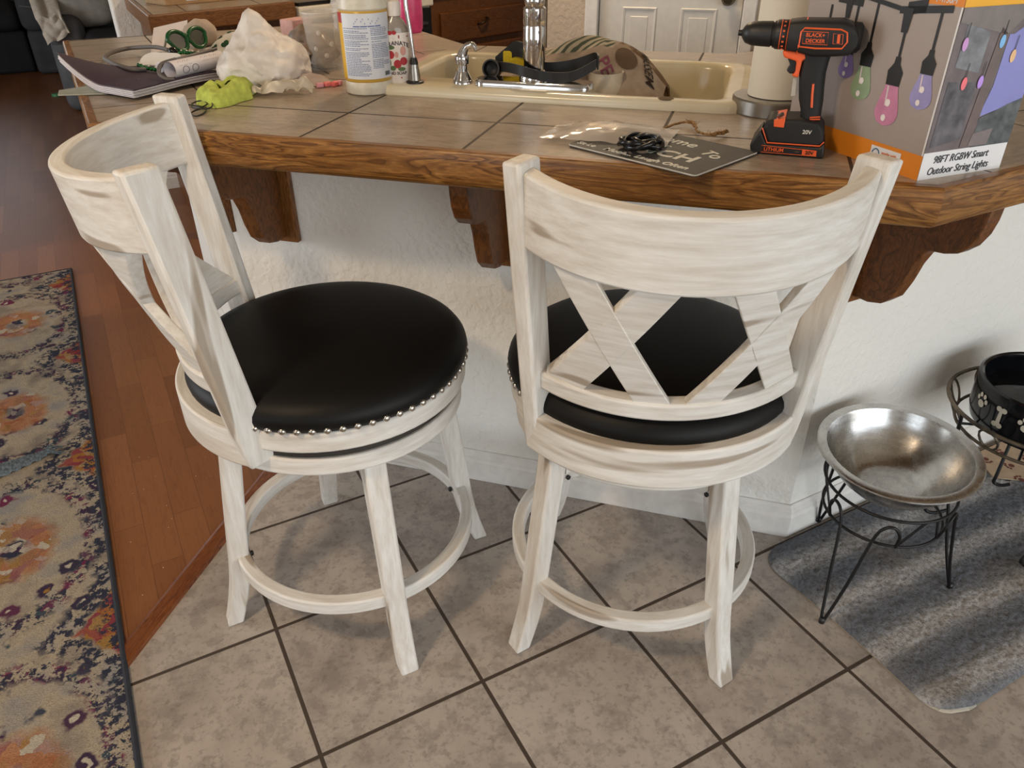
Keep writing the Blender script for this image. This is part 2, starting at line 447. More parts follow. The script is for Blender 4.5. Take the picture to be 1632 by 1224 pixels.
# left square-laid wing, diagonal centre (ring around the sink hole, built in four pieces), right square-laid wing
tile_piece('tile_surface', [ins[0], ins[1], bl, (0.93, 1.33)], TILE_SQ)
tile_piece('tile_surface', [ins[2], ins[3], (3.5, 0.17), br], TILE_SQ)
mb = MB()
for poly in ([ins[1], ins[2], hole[1], hole[0]], [ins[2], br, hole[2], hole[1]], [br, bl, hole[3], hole[2]], [bl, ins[1], hole[0], hole[3]]):
    mb.prism(poly, CZ - 0.02, CZ)
mb.build('tile_surface', TILE_DIAG, counter, world=True)
mb = MB(); mb.prism([ins[0], ins[1], hole[0], hole[3], bl, (0.93, 1.33)], ZW, CZ - 0.02); mb.prism([ins[2], ins[3], (3.5, 0.17), br, hole[2], hole[1]], ZW, CZ - 0.02)
mb.prism([ins[1], ins[2], hole[1], hole[0]], ZW, CZ - 0.02)
mb.build('substrate', plain('plywood', (150, 116, 78), 0.7), counter, world=True)
def edge_ring(po, pi):
    """bullnose oak profile between an outer and an inner plan point"""
    po, pi = Vector(po), Vector(pi); d = po - pi
    prof = [(0.0, 0.842), (0.55, 0.842), (0.8, 0.846), (0.93, 0.853), (1.0, 0.864), (1.0, 0.884), (0.96, 0.893), (0.86, 0.8985), (0.72, 0.9008), (0.0, 0.9008)]
    return [((pi + d * k).x, (pi + d * k).y, z) for k, z in prof]
for nm, i, j, mt in (('oak_edge', 0, 1, OAK_Y), ('oak_edge', 1, 2, OAK_DIAG), ('oak_edge', 2, 3, OAK_X)):
    mb = MB(); mb.rings([edge_ring(outer[i], ins[i]), edge_ring(outer[j], ins[j])])
    mb.build(nm, mt, counter, world=True, smooth=35)
mb = MB(); mb.prism([(-0.075, 1.365), (0.93, 1.345), (0.93, 1.33), (-0.056, 1.346)], 0.842, 0.9)
mb.build('oak_edge', OAK_X, counter, world=True, bevel=0.004)

# kitchen-side base cabinet below the peninsula (faces away from the camera)
cabp = thing('base_cabinet', 'oak base cabinet run under the kitchen side of the peninsula', 'cabinet', (0.9, 0.9, 0))
mb = MB(); mb.prism([(WX + th, 1.31), (WX + th, 0.62), (0.88, 0.62), (0.88, 1.31)], 0.0, 0.70)
mb.build('carcass', OAK_CABV, cabp, world=True)

# ---------------------------------------------------------------- corbels
def corbel(label, root, nrm, depth, wid=0.035, board=0.085):
    """scrolled oak bracket: backing board on the wall and a curved arm under the counter"""
    t = thing('corbel', label, 'bracket', (root[0], root[1], 0.0), math.atan2(nrm[1], nrm[0]) - PI, 'oak corbels under the counter')
    # local frame: -x points away from the wall
    prof = [(0.0, 0.605), (-0.04, 0.606), (-0.070, 0.614), (-0.093, 0.633), (-0.107, 0.665), (-0.118, 0.702), (-0.130, 0.726), (-0.14, 0.738), (-0.17, 0.742),
            (-0.195, 0.750), (-0.213, 0.765), (-0.226, 0.788), (-0.232, 0.812), (-0.234, ZW), (0.0, ZW)]
    prof = [(x * depth / 0.234, z) for x, z in prof]
    mb = MB(); mb.extrude([(x - 0.014, -wid / 2, z) for x, z in prof], (0, wid, 0)); mb.build('arm', OAK_CORB, t, bevel=0.004)
    mb = MB(); mb.span((-0.016, -board / 2, 0.592), (0, board / 2, ZW)); mb.build('backing_board', OAK_Z, t, bevel=0.003)
    return t
fn = (-s2, -s2)
def onfront(k): return (wl[0] + k * s2, wl[1] - k * s2)
corbel('scrolled oak corbel on the pale wall above the left stool seat', onfront(0.125), fn, 0.225)
corbel('oak corbel half hidden by the top left corner of the right stool', onfront(0.64), fn, 0.225)
corbel('big oak corbel under the counter corner above the steel bowl', (1.130, WY), (0, -1), 0.205)
corbel('oak corbel under the counter end seen between the left stool posts', (WX, 0.388), (-1, 0), 0.135)

# ---------------------------------------------------------------- bar stools
def bar_stool(label, loc, seat_deg, leg_deg):
    """local frame: the backrest is towards -Y; seat_deg is the world direction of the backrest, leg_deg of the first leg"""
    rz = math.radians(seat_deg + 90)
    t = thing('bar_stool', label, 'bar stool', (loc[0], loc[1], 0), rz, 'whitewashed swivel bar stools at the counter')
    lr = math.radians(leg_deg) - rz
    # legs: square section sweeping outwards to the foot
    for k in range(4):
        a = lr + k * PI / 2; u = Vector((cos(a), sin(a), 0)); w = Vector((-sin(a), cos(a), 0))
        prof = [(0.200, 0.458, .036), (0.207, 0.40, .036), (0.221, 0.29, .036), (0.232, 0.20, .036), (0.239, 0.14, .036), (0.247, 0.095, .035), (0.257, 0.055, .034), (0.267, 0.022, .032), (0.274, 0.0, .031)]
        R = []
        for r, z, d in prof:
            c = u * r + Vector((0, 0, z)); hw = 0.0195 * (0.9 + 0.1 * z / 0.46)
            R.append([c + u * (sx * d / 2) + w * (sy * hw) for sx, sy in ((1, 1), (-1, 1), (-1, -1), (1, -1))])
        mb = MB(); mb.rings(R)
        leg = mb.build('leg', WHITE_Z, t, bevel=0.004, smooth=40)
        mb = MB(); mb.lathe([(0, 0.0), (0.0055, 0.0), (0.0055, 0.004), (0.003, 0.0055), (0, 0.0055)], 10, M=Matrix.Rotation(PI / 2, 3, 'Y') )
        bo = mb.build('bolt', DARKHOLE, t)
        bo.matrix_basis = Matrix.Translation(u * 0.2135 + Vector((0, 0, 0.157))) @ Matrix.Rotation(a + PI, 4, 'Z')
        # corner block with its bolt behind the leg head
        mb = MB(); mb.rings([[u * 0.186 + w * (sy * 0.018) + Vector((0, 0, z)) for sy, z in ((-1, .456), (1, .456), (1, .40), (-1, .40))], [u * 0.150 + w * (sy * 0.018) + Vector((0, 0, z)) for sy, z in ((-1, .456), (1, .456), (1, .445), (-1, .445))]])
        mb.build('corner_block', WHITE_Z, t)
    def band(name, r0, r1, z0, z1, mat=WHITE_R, a0=0.0, a1=None, seg=64, bev=0.0035):
        mb = MB()
        if a1 is None:
            mb.loop_rings([[(r * cos(2 * PI * k / seg), r * sin(2 * PI * k / seg), z) for r, z in ((r0, z0), (r1, z0), (r1, z1), (r0, z1))] for k in range(seg)])
        else:
            mb.rings([[(r * cos(a0 + (a1 - a0) * k / seg), r * sin(a0 + (a1 - a0) * k / seg), z) for r, z in ((r0, z0), (r1, z0), (r1, z1), (r0, z1))] for k in range(seg + 1)])
        return mb.build(name, mat, t, bevel=bev, smooth=40)
    band('foot_ring', 0.216, 0.2405, 0.142, 0.171, seg=72)
    band('base_ring', 0.15, 0.231, 0.456, 0.489)
    band('swivel_plate', 0.05, 0.224, 0.489, 0.509, plain('swivel_plate_dark', (52, 47, 42), 0.6), bev=0)
    band('seat_ring', 0.10, 0.2405, 0.5085, 0.5455)
    half_a = math.radians(55)
    band('back_ring', 0.2395, 0.2635, 0.488, 0.5565, a0=-PI / 2 - half_a, a1=-PI / 2 + half_a, seg=36)
    # cushion
    prof = [(0.0, 0.545), (0.232, 0.5455), (0.2395, 0.548), (0.2445, 0.556), (0.246, 0.565), (0.244, 0.574), (0.237, 0.584), (0.224, 0.593), (0.203, 0.6005), (0.17, 0.607), (0.12, 0.612), (0.06, 0.6145), (0.0, 0.615)]
    mb = MB(); mb.lathe(prof, 72); cu = mb.build('cushion', LEATHER, t, smooth=60)
    nm = None; n = 46
    for k in range(n):
        a = PI / 2 + (k - (n - 1) / 2) * (math.radians(252) / n)
        if nm is None:
            mb = MB(); mb.lathe([(0.0062, 0.0), (0.0057, 0.0028), (0.004, 0.0045), (0.0, 0.0053)], 10, M=Matrix.Rotation(PI / 2, 3, 'Y'))
            nh = mb.build('nail_head', NICKEL, cu, smooth=60); nm = nh
        else:
            nh = nm.copy(); COL.objects.link(nh); nh.parent = cu
        nh.matrix_basis = Matrix.Rotation(a, 4, 'Z') @ Matrix.Translation((0.2425, 0, 0.5525))
    # backrest. (lat, back, z): tilt about 7 degrees
    ta = math.tan(math.radians(7.1)); UP = Vector((0, -sin(math.radians(7.1)), cos(math.radians(7.1))))
    def L(lat, b, z): return Vector((lat, -b, z))
    phi = math.radians(34)
    for s in (-1, 1):
        # outer back corner of the post from bottom to top
        lv = [(0.480, 0.148, 0.2135, 0.80), (0.492, 0.1505, 0.2170, 0.97), (0.52, 0.1545, 0.2205, 1.0), (0.968, 0.213, 0.2490, 1.0)]
        R = []
        for z, b, la, k in lv:
            c = L(s * la, b, z); nN = Vector((s * sin(phi), -cos(phi), 0)); tN = Vector((-s * cos(phi), -sin(phi), 0))
            w_, d_ = 0.0275, 0.050
            o = c + tN * (w_ * (1 - k) / 2)*0.0
            R.append([o, o + tN * w_, o + tN * w_ - nN * d_ * k, o - nN * d_ * k])
        mb = MB(); mb.rings(R); mb.build('back_post', WHITE_Z, t, bevel=0.0045, smooth=40)
    def arcrow(half, b_end, b_mid, n):
        sg = b_mid - b_end; R = (half * half + sg * sg) / (2 * sg); bc = b_mid - R; am = math.asin(half / R)
        if bc > b_end: am = PI - am
        return [(R, bc, -am + 2 * am * k / n) for k in range(n + 1)]
    def rail(name, half, b_end, b_mid, z_end, h, th_, mat):
        n = 40; R = []
        for r, bc, a in arcrow(half, b_end, b_mid, n):
            ring = []
            for rr, hh in ((r, 0), (r - th_, 0), (r - th_, -h), (r, -h)):
                b = bc + rr * cos(a); la = rr * sin(a); z = z_end - (b - b_end) * ta
                ring.append(L(la, b, z) + UP * hh)
            R.append(ring)
        mb = MB(); mb.rings(R); return mb.build(name, mat, t, bevel=0.004, smooth=40)
    rail('top_rail', 0.2265, 0.210, 0.345, 0.957, 0.104, 0.023, WHITE_R)
    rail('lower_rail', 0.207, 0.158, 0.248, 0.640, 0.031, 0.024, WHITE_R)
    # cross slats bent to the curve of the back
    def bat(half, b_end, b_mid, lat, inset):
        sg = b_mid - b_end; R = (half * half + sg * sg) / (2 * sg); bc = b_mid - R; R -= inset
        return bc + math.sqrt(max(R * R - lat * lat, 0))
    def spt(lat, tt, inset):
        b0 = bat(0.207, 0.158, 0.248, lat, inset); z0 = 0.637 - (b0 - 0.158) * ta
        b1 = bat(0.2265, 0.210, 0.345, lat, inset) + 0.104 * UP.y; z1 = 0.957 - (bat(0.2265, 0.210, 0.345, lat, inset) - 0.21) * ta - 0.101 * UP.z
        return L(lat, b0 + (b1 - b0) * tt, z0 + (z1 - z0) * tt)
    for s in (-1, 1):
        mb = MB()
        for (l0, l1, e) in ((0.036, 0.160, 0.0), (0.160, 0.056, 0.0004)):
            R = []; n = 14; hw = 0.0265
            for k in range(n + 1):
                tt = -0.03 + 1.07 * k / n; lc = s * (l0 + (l1 - l0) * tt)
                R.append([spt(lc - hw, tt, 0.004 + e), spt(lc + hw, tt, 0.004 + e), spt(lc + hw, tt, 0.020 - e), spt(lc - hw, tt, 0.020 - e)])
            mb.rings(R)
        mb.build('cross_slat', WHITE_R, t, bevel=0.002, smooth=40)
    return t
bar_stool('whitewashed bar stool on the left, its seat turned sideways with silver nails showing', (0.206, -0.251), 167.5, -1.5)
bar_stool('whitewashed bar stool on the right, its double X backrest towards the viewer', (0.682, -0.558), 241.3, 4.8)
# ---------------------------------------------------------------- rugs and mats
def m_rug():
    t = NT('faded_floral_rug_pile'); v0 = t.coord()
    jit = t.node('ShaderNodeTexNoise', {'Vector': v0, 'Scale': 34.0, 'Detail': 2.0}).outputs['Color']
    jv = t.node('ShaderNodeVectorMath', {0: jit, 1: (0.5, 0.5, 0.5)}, operation='SUBTRACT').outputs[0]
    jv = t.node('ShaderNodeVectorMath', {0: jv, 'Scale': 0.045}, operation='SCALE').outputs[0]
    v = t.node('ShaderNodeVectorMath', {0: v0, 1: jv}, operation='ADD').outputs[0]
    x, y, z = t.node('ShaderNodeSeparateXYZ', {0: v}).outputs
    def per(val, off, p):      # signed distance to the nearest repeat
        f = t.math('FRACT', t.math('ADD', t.math('DIVIDE', t.math('SUBTRACT', val, off), p), 0.5))
        return t.math('MULTIPLY', t.math('SUBTRACT', f, 0.5), p)
    def hyp(a, b): return t.math('SQRT', t.math('ADD', t.math('MULTIPLY', a, a), t.math('MULTIPLY', b, b)))
    def step(val, lo, hi): return t.ramp_range(val, lo, hi)
    def band(val, lo, hi, s=0.004):   # 1 inside lo..hi
        a = t.node('ShaderNodeMapRange', {0: val, 1: lo - s, 2: lo + s, 3: 0.0, 4: 1.0}).outputs[0]
        b = t.node('ShaderNodeMapRange', {0: val, 1: hi - s, 2: hi + s, 3: 1.0, 4: 0.0}).outputs[0]
        return t.math('MULTIPLY', a, b)
    n = t.noise(v0, 9.0, 3); n2 = t.noise(v0, 60.0, 3, 0.7); pile = t.noise(t.coord(scale=(1, 2.2, 1)), 260.0, 2, 0.6)
    base = t.ramp(n, [(0.35, rgb(150, 140, 128)), (0.5, rgb(186, 172, 150)), (0.66, rgb(158, 154, 150))])
    NAVY, TEAL, PLUM, MAG, ORG, RED, GOLD, CREAM = rgb(54, 58, 76), rgb(66, 84, 94), rgb(72, 48, 76), rgb(122, 48, 84), rgb(176, 106, 62), rgb(146, 60, 62), rgb(168, 124, 56), rgb(206, 196, 178)
    vo = t.node('ShaderNodeTexVoronoi', {'Vector': v, 'Scale': 15.0}); wn = t.node('ShaderNodeSeparateColor', {0: vo.outputs['Color']}).outputs
    star = t.math('MULTIPLY', band(vo.outputs['Distance'], -1.0, 0.30, 0.05), band(wn[0], 0.48, 2.0, 0.01))
    scol = t.ramp(wn[1], [(0.0, NAVY), (0.35, PLUM), (0.55, TEAL), (0.75, NAVY), (0.9, MAG)])
    core = t.math('MULTIPLY', star, band(vo.outputs['Distance'], -1.0, 0.1, 0.02))
    c = t.mix(star, base, scol); c = t.mix(core, c, t.ramp(wn[2], [(0.3, CREAM), (0.7, GOLD)]))
    vs = t.node('ShaderNodeTexVoronoi', {'Vector': v, 'Scale': 42.0}); ws = t.node('ShaderNodeSeparateColor', {0: vs.outputs['Color']}).outputs
    # orange medallions
    d = hyp(per(x, -0.466, 0.40), t.math('MULTIPLY', per(y, 0.191, 0.63), 0.8))
    mcol = t.ramp(ws[0], [(0.0, ORG), (0.4, rgb(190, 130, 90)), (0.6, GOLD), (0.8, rgb(160, 90, 90)), (0.95, CREAM)])
    c = t.mix(t.math('MULTIPLY', band(d, 0.025, 0.085, 0.012), 0.85), c, mcol)
    c = t.mix(band(d, -1.0, 0.026, 0.004), c, t.ramp(ws[1], [(0.3, NAVY), (0.5, CREAM), (0.8, PLUM)]))
    # trailing leaf chains between medallions
    d2 = t.math('ABSOLUTE', t.math('SUBTRACT', hyp(per(x, -0.466, 0.40), t.math('MULTIPLY', per(y, 0.191, 0.63), 0.62)), 0.155))
    c = t.mix(t.math('MULTIPLY', band(d2, -1.0, 0.016, 0.006), band(n2, 0.50, 2.0, 0.03)), c, t.ramp(ws[2], [(0.2, NAVY), (0.5, PLUM), (0.7, TEAL), (0.9, MAG)]))
    # triangles on the edge, framed in navy
    e = t.math('SUBTRACT', -0.275, x); ty = t.math('ABSOLUTE', per(y, 0.491, 0.63))
    tri = t.math('ADD', e, t.math('MULTIPLY', ty, 0.85))
    c = t.mix(t.math('MULTIPLY', band(tri, 0.085, 0.15, 0.012), band(n2, 0.49, 2.0, 0.03)), c, t.mix(band(vs.outputs['Distance'], -1, 0.18, 0.05), NAVY, rgb(150, 150, 156)))
    c = t.mix(band(tri, -1.0, 0.085, 0.006), c, t.ramp(ws[0], [(0.0, RED), (0.3, rgb(150, 70, 84)), (0.5, ORG), (0.7, GOLD), (0.9, rgb(180, 150, 110))]))
    c = t.mix(t.math('MULTIPLY', band(e, -1.0, 0.035, 0.008), band(n2, 0.5, 2.0, 0.03)), c, NAVY)
    c = t.mix(t.math('MULTIPLY', t.ramp(pile, [(0.3, 1.0), (0.6, 0.0)]), 0.35), c, rgb(70, 66, 66))
    t.bump(pile, 0.9, 0.006)
    return t.done(c, 0.95, 0.0, 0.1)
rug = thing('area_rug', 'faded multicolour floral area rug with navy binding on the laminate floor', 'rug', (0, 0, 0))
mb = MB(); mb.span((-2.4, -3.2, 0.0), (-0.281, 1.895, 0.009)); mb.build('pile', m_rug(), rug)
NAVYB = plain('navy_binding', (44, 48, 58), 0.9)
mb = MB(); mb.tube([(-2.4, 1.897, 0.006), (-0.277, 1.897, 0.006), (-0.277, -3.2, 0.006)], 0.006, 8); mb.build('binding', NAVYB, rug)

thr_m = plain('bluegrey_yarn', (96, 108, 116), 0.95, var=0.3, scale=160, bump=0.8)
th_ = thing('knit_throw', 'corner of a blue-grey knitted throw with fringe lying on the floral rug', 'throw', (-0.5, 0.54, 0.009))
mb = MB()
def thf(u, v):
    x = -0.62 + 0.23 * u; w = 0.10 * (1 - u * 0.75); y = 0.50 + 0.055 * u + (v - 0.5) * w
    return Vector((x, y, 0.011 + 0.022 * (1 - (2 * v - 1) ** 2) * (1 - 0.5 * u) + 0.003 * sin(60 * u + 30 * v)))
mb.grid(thf, 40, 14); mb.build('knit', thr_m, th_, world=True, smooth=80)
mb = MB()
for k in range(16):
    a = random.uniform(-0.9, 1.4); l = random.uniform(0.02, 0.05); p0 = Vector((-0.39, 0.556 + random.uniform(-.012, .012), 0.018))
    p1 = p0 + Vector((cos(a) * l * .5, sin(a) * l * .5, 0.008)); p2 = p0 + Vector((cos(a + .5) * l, sin(a + .5) * l, -0.006))
    mb.tube(smoothpath([p0, p1, p2], 4), 0.0016, 5)
fr = mb.build('fringe', thr_m, th_, world=True); fr['kind'] = 'stuff'

# grey plush mat
def m_mat():
    t = NT('grey_plush'); v = t.coord(); x, y, z = t.node('ShaderNodeSeparateXYZ', {0: v}).outputs
    wob = t.math('MULTIPLY', t.noise(v, 6.0, 2), 0.03)
    s = t.math('SINE', t.math('MULTIPLY', t.math('ADD', t.math('ADD', y, t.math('MULTIPLY', x, 0.06)), wob), 52.0))
    n = t.noise(v, 140.0, 4, 0.75); big = t.noise(v, 5.0, 2)
    c = t.ramp(t.math('ADD', t.math('MULTIPLY', s, 0.5), 0.5), [(0.0, rgb(120, 124, 132)), (0.55, rgb(144, 146, 150)), (0.95, rgb(196, 193, 192))])
    c = t.mix(t.math('MULTIPLY', t.ramp(big, [(0.52, 0.0), (0.7, 1.0)]), 0.45), c, rgb(122, 108, 88))
    c = t.mix(t.math('MULTIPLY', t.ramp(n, [(0.35, 1.0), (0.55, 0.0)]), 0.6), c, rgb(70, 70, 72))
    t.bump(n, 1.0, 0.008); return t.done(c, 1.0, 0.0, 0.05)
GM = m_mat()
mat = thing('plush_mat', 'grey striped plush mat under the pet bowls, one front corner curled up', 'mat', (1.4, -0.85, 0))
x0, x1, y0, y1 = 0.985, 2.25, -1.098, -0.622
def cornered(u, v):
    x = x0 + (x1 - x0) * u; y = y0 + (y1 - y0) * v; r = 0.07
    for cx, cy, sx, sy in ((x0 + r, y0 + r, -1, -1), (x0 + r, y1 - r, -1, 1), (x1 - r, y0 + r, 1, -1), (x1 - r, y1 - r, 1, 1)):
        dx, dy = (x - cx) * sx, (y - cy) * sy
        if dx > 0 and dy > 0:
            l = math.hypot(dx, dy); mx = max(dx, dy)
            if l > 0: x, y = cx + sx * dx * mx / l, cy + sy * dy * mx / l
    x += 0.02 * (1 - u) * sin(3.0 * v) * 0.6
    return x, y
def matf(u, v):
    x, y = cornered(u, v); edge = min(u * 2.6, (1 - u) * 2.6, v, 1 - v)
    k = min(1.0, edge / 0.06); z = 0.003 + 0.011 * math.sqrt(max(0, 1 - (1 - k) ** 2))
    z += 0.0045 * k * noise.noise(Vector((x * 110, y * 110, 1))) + 0.002 * k * noise.noise(Vector((x * 30, y * 30, 5)))
    dc = (x - 1.03) + (y + 1.06) * 1.0
    if x < 1.12 and y < -1.02:
        z += 0.02 * max(0.0, 1 - math.hypot(x - 1.035, y + 1.085) / 0.06) ** 1.3
    return Vector((x, y, z))
mb = MB(); mb.grid(matf, 260, 110); mb.build('plush', GM, mat, world=True, smooth=180)
mb = MB()
def back(u, v):
    p = matf(u, v); p.z = max(0.0005, p.z - 0.013) if not (p.x < 1.12 and p.y < -1.02) else max(0.0005, p.z - 0.013)
    return p
mb.grid(back, 60, 30); mb.build('backing', plain('mat_backing', (196, 188, 172), 0.8), mat, world=True)

pm = thing('paw_mat', 'tan mat with dark red paw prints under the black bowl stand', 'mat', (1.95, -0.69, 0.0))
mb = MB(); mb.prism([(1.685, -0.715), (1.76, -0.775), (2.3, -0.775), (2.3, -0.632), (1.73, -0.632)], 0.0165, 0.0195); mb.build('fabric', plain('tan_fleece', (176, 152, 126), 0.95, bump=0.4), pm, world=True)
PAWR = plain('paw_print_red', (104, 52, 46), 0.9)
k = 0
for px in range(8):
    for py in range(3):
        cx, cy = 1.735 + px * 0.062 + (py % 2) * 0.03, -0.752 + py * 0.045; mb = MB(); ro = (px * 3 + py) * 1.3
        def dab(dx, dy, r):
            X = cx + dx * cos(ro) - dy * sin(ro); Y = cy + dx * sin(ro) + dy * cos(ro)
            mb.poly([(X + r * cos(a * PI / 4), Y + r * sin(a * PI / 4), 0.0199) for a in range(8)])
        dab(0, -0.003, 0.0075)
        for a in (-0.9, -0.3, 0.3, 0.9): dab(0.0125 * sin(a), 0.0115 * cos(a), 0.0036)
        mb.build('paw_print', PAWR, pm, world=True, recalc=False)

# ---------------------------------------------------------------- pet bowls on wire stands
def steel():
    t = NT('worn_stainless'); v = t.coord(); n = t.noise(t.coord(scale=(1, 1, 6)), 9.0, 5, 0.7); b = t.noise(v, 60, 4)
    c = t.ramp(n, [(0.35, rgb(172, 171, 169)), (0.65, rgb(206, 205, 203))])
    r = t.math('ADD', 0.16, t.math('MULTIPLY', b, 0.22))
    return t.done(c, r, 1.0)
STEEL = steel()
st = thing('wire_bowl_stand', 'black wire stand with hairpin legs holding the steel bowl', 'stand', (1.144, -0.774, 0))
def ringpath(r, z, n=48): return [(r * cos(2 * PI * k / n), r * sin(2 * PI * k / n), z) for k in range(n)]
mb = MB(); mb.tube(ringpath(0.122, 0.262), 0.003, 8, True); mb.build('upper_ring', BLACK_METAL, st, smooth=60)
mb = MB(); mb.tube(ringpath(0.112, 0.192), 0.003, 8, True); mb.build('lower_ring', BLACK_METAL, st, smooth=60)
feet = [(-0.167, -0.050), (0.123, -0.119), (0.043, 0.156)]
for i, (fx, fy) in enumerate(feet):
    th0 = math.atan2(fy, fx); rf = math.hypot(fx, fy)
    def pp(a, r, z): return (r * cos(th0 + a), r * sin(th0 + a), z)
    path = [pp(-0.62, 0.112, 0.19), pp(-0.60, 0.121, 0.225), pp(-0.48, 0.124, 0.246), pp(-0.33, 0.126, 0.238), pp(-0.24, 0.130, 0.205), pp(-0.12, 0.15, 0.10), pp(-0.02, rf, 0.022), pp(0.0, rf + 0.003, 0.0155),
            pp(0.02, rf, 0.022), pp(0.12, 0.15, 0.10), pp(0.24, 0.130, 0.205), pp(0.33, 0.126, 0.238), pp(0.48, 0.124, 0.246), pp(0.60, 0.121, 0.225), pp(0.62, 0.112, 0.19)]
    if i == 0: path = [(x, y, z if z > 0.03 else z - 0.0125) for x, y, z in path]
    mb = MB(); mb.tube(smoothpath(path, 5), 0.0032, 8); mb.build('hairpin_leg', BLACK_METAL, st, smooth=60)
    mb = MB(); f = pp(0, rf + 0.003, 0.0155 if i else 0.003); mb.lathe([(0, -0.004), (0.006, -0.003), (0.0065, 0.006), (0.004, 0.010), (0, 0.010)], 10, c=f); mb.build('foot_cap', BLACKP, st)
    for sg_ in (-1, 1):
        mb = MB(); mb.tube([pp(sg_ * 0.62, 0.112, 0.192), pp(sg_ * 0.95, 0.121, 0.262)], 0.0026, 6); mb.build('brace', BLACK_METAL, st)
bw = thing('steel_bowl', 'wide stainless steel pet bowl resting in the wire stand', 'bowl', (1.150, -0.768, 0.262))
prof = [(0.0, 0.0), (0.05, -0.001 + 0.0), (0.066, 0.004), (0.085, 0.018), (0.108, 0.042), (0.124, 0.066), (0.130, 0.084), (0.132, 0.088), (0.146, 0.0895), (0.1495, 0.088), (0.150, 0.085), (0.1475, 0.083), (0.136, 0.083), (0.131, 0.076), (0.124, 0.056), (0.106, 0.030), (0.082, 0.006), (0.060, -0.008), (0.045, -0.010), (0.0, -0.010)]
mb = MB(); mb.lathe(prof, 72); b_ = mb.build('shell', STEEL, bw, smooth=40)
bw.matrix_basis = Matrix.Translation((1.150, -0.768, 0.250)) @ Matrix.Rotation(math.radians(-3), 4, 'Y') @ Matrix.Rotation(math.radians(2), 4, 'X')

s2c = (1.562, -0.800)
st2 = thing('wire_bowl_stand', 'low wire stand with looped rim holding the black paw print bowl', 'stand', (s2c[0], s2c[1], 0))
WORN = plain('worn_wire', (96, 86, 72), 0.5, 0.4, var=0.4, scale=30)
mb = MB(); mb.tube(ringpath(0.176, 0.315, 64), 0.0042, 8, True); mb.build('rim_ring', WORN, st2, smooth=60)
mb = MB(); mb.tube(ringpath(0.15, 0.262, 64), 0.0036, 8, True); mb.build('lower_ring', WORN, st2, smooth=60)
for k in range(10):
    a = 2 * PI * k / 10; mb = MB(); P = []
    for j in range(14):
        b = 2 * PI * j / 14; h = 0.0265 * sin(b); P.append(((0.163 + 0.48 * h) * cos(a + 0.13 * cos(b)), (0.163 + 0.48 * h) * sin(a + 0.13 * cos(b)), 0.2885 + h))
    mb.tube(P, 0.0026, 6, True); mb.build('wire_loop', WORN, st2, smooth=60)
mb = MB()
for k in range(3): a = 0.4 + k * PI / 3; mb.tube([(0.15 * cos(a), 0.15 * sin(a), 0.262), (-0.15 * cos(a), -0.15 * sin(a), 0.262)], 0.003, 6)
mb.build('cross_wire', BLACK_METAL, st2)
for a, fr_, fa in ((-1.15, 0.17, -2.25), (0.55, 0.12, 0.62), (2.75, 0.16, 2.6)):
    P = [(0.176 * cos(a), 0.176 * sin(a), 0.315), (0.172 * cos(a), 0.172 * sin(a), 0.262), (0.6 * 0.17 * cos(a) + 0.4 * fr_ * cos(fa), 0.6 * 0.17 * sin(a) + 0.4 * fr_ * sin(fa), 0.15), (fr_ * cos(fa), fr_ * sin(fa), 0.05), (fr_ * 1.0 * cos(fa), fr_ * sin(fa), 0.025), (fr_ * 0.98 * cos(fa) + .012, fr_ * 0.98 * sin(fa) - .012, 0.0205), (fr_ * 0.9 * cos(fa) + .03, fr_ * 0.9 * sin(fa) - .02, 0.030)]
    if fa == 0.62: P = [(x, y, z) for x, y, z in P]
    mb = MB(); mb.tube(smoothpath(P, 6), 0.0042, 8); mb.build('scroll_leg', BLACK_METAL, st2, smooth=60)
b2 = thing('paw_bowl', 'black glazed bowl with white paw and bone marks, filled with water', 'bowl', (s2c[0] + 0.012, s2c[1] - 0.002, 0.266))
GLAZE = plain('black_glaze', (13, 14, 18), 0.14, var=0.2)
prof = [(0, 0.0), (0.118, 0.0), (0.132, 0.008), (0.138, 0.03), (0.14, 0.100), (0.139, 0.107), (0.134, 0.110), (0.129, 0.107), (0.127, 0.100), (0.124, 0.03), (0.11, 0.014), (0, 0.014)]
mb = MB(); mb.lathe(prof, 72); mb.build('shell', GLAZE, b2, smooth=40)
t = NT('still_water'); t.b.inputs['Alpha'].default_value = 0.45; WATER = t.done(rgb(20, 24, 26), 0.03, 0, 0.6)
mb = MB(); mb.lathe([(0, 0.066), (0.1250, 0.066)], 48); mb.build('water', WATER, b2)
MARK = plain('cream_glaze', (206, 200, 184), 0.4)
def onbowl(a, z, r=0.1412): return Vector((r * cos(a), r * sin(a), z))
def disc_on(mb, a, z, ra, rz, n=10):
    mb.poly([onbowl(a + ra / 0.14 * cos(2 * PI * k / n), z + rz * sin(2 * PI * k / n)) for k in range(n)])
for i in range(10):
    a = -3.62 + i * 0.38; mb = MB()
    if i % 2 == 0:
        disc_on(mb, a, 0.062, 0.0095, 0.0085)
        for da, dz in ((-0.011, 0.052), (-0.005, 0.061), (0.005, 0.061), (0.011, 0.052)): disc_on(mb, a + da * 1.2 / 0.14, dz + 0.020, 0.0046, 0.0056)
    else:
        mb.poly([onbowl(a + x / 0.14, z) for x, z in ((-0.0045, 0.046), (0.0045, 0.046), (0.0035, 0.076), (-0.0035, 0.076))])
        for x, z in ((-0.0055, 0.043), (0.0055, 0.043), (-0.0055, 0.079), (0.0055, 0.079)): disc_on(mb, a + x / 0.14, z, 0.0065, 0.006)
    mb.build('paw_mark', MARK, b2, recalc=False)
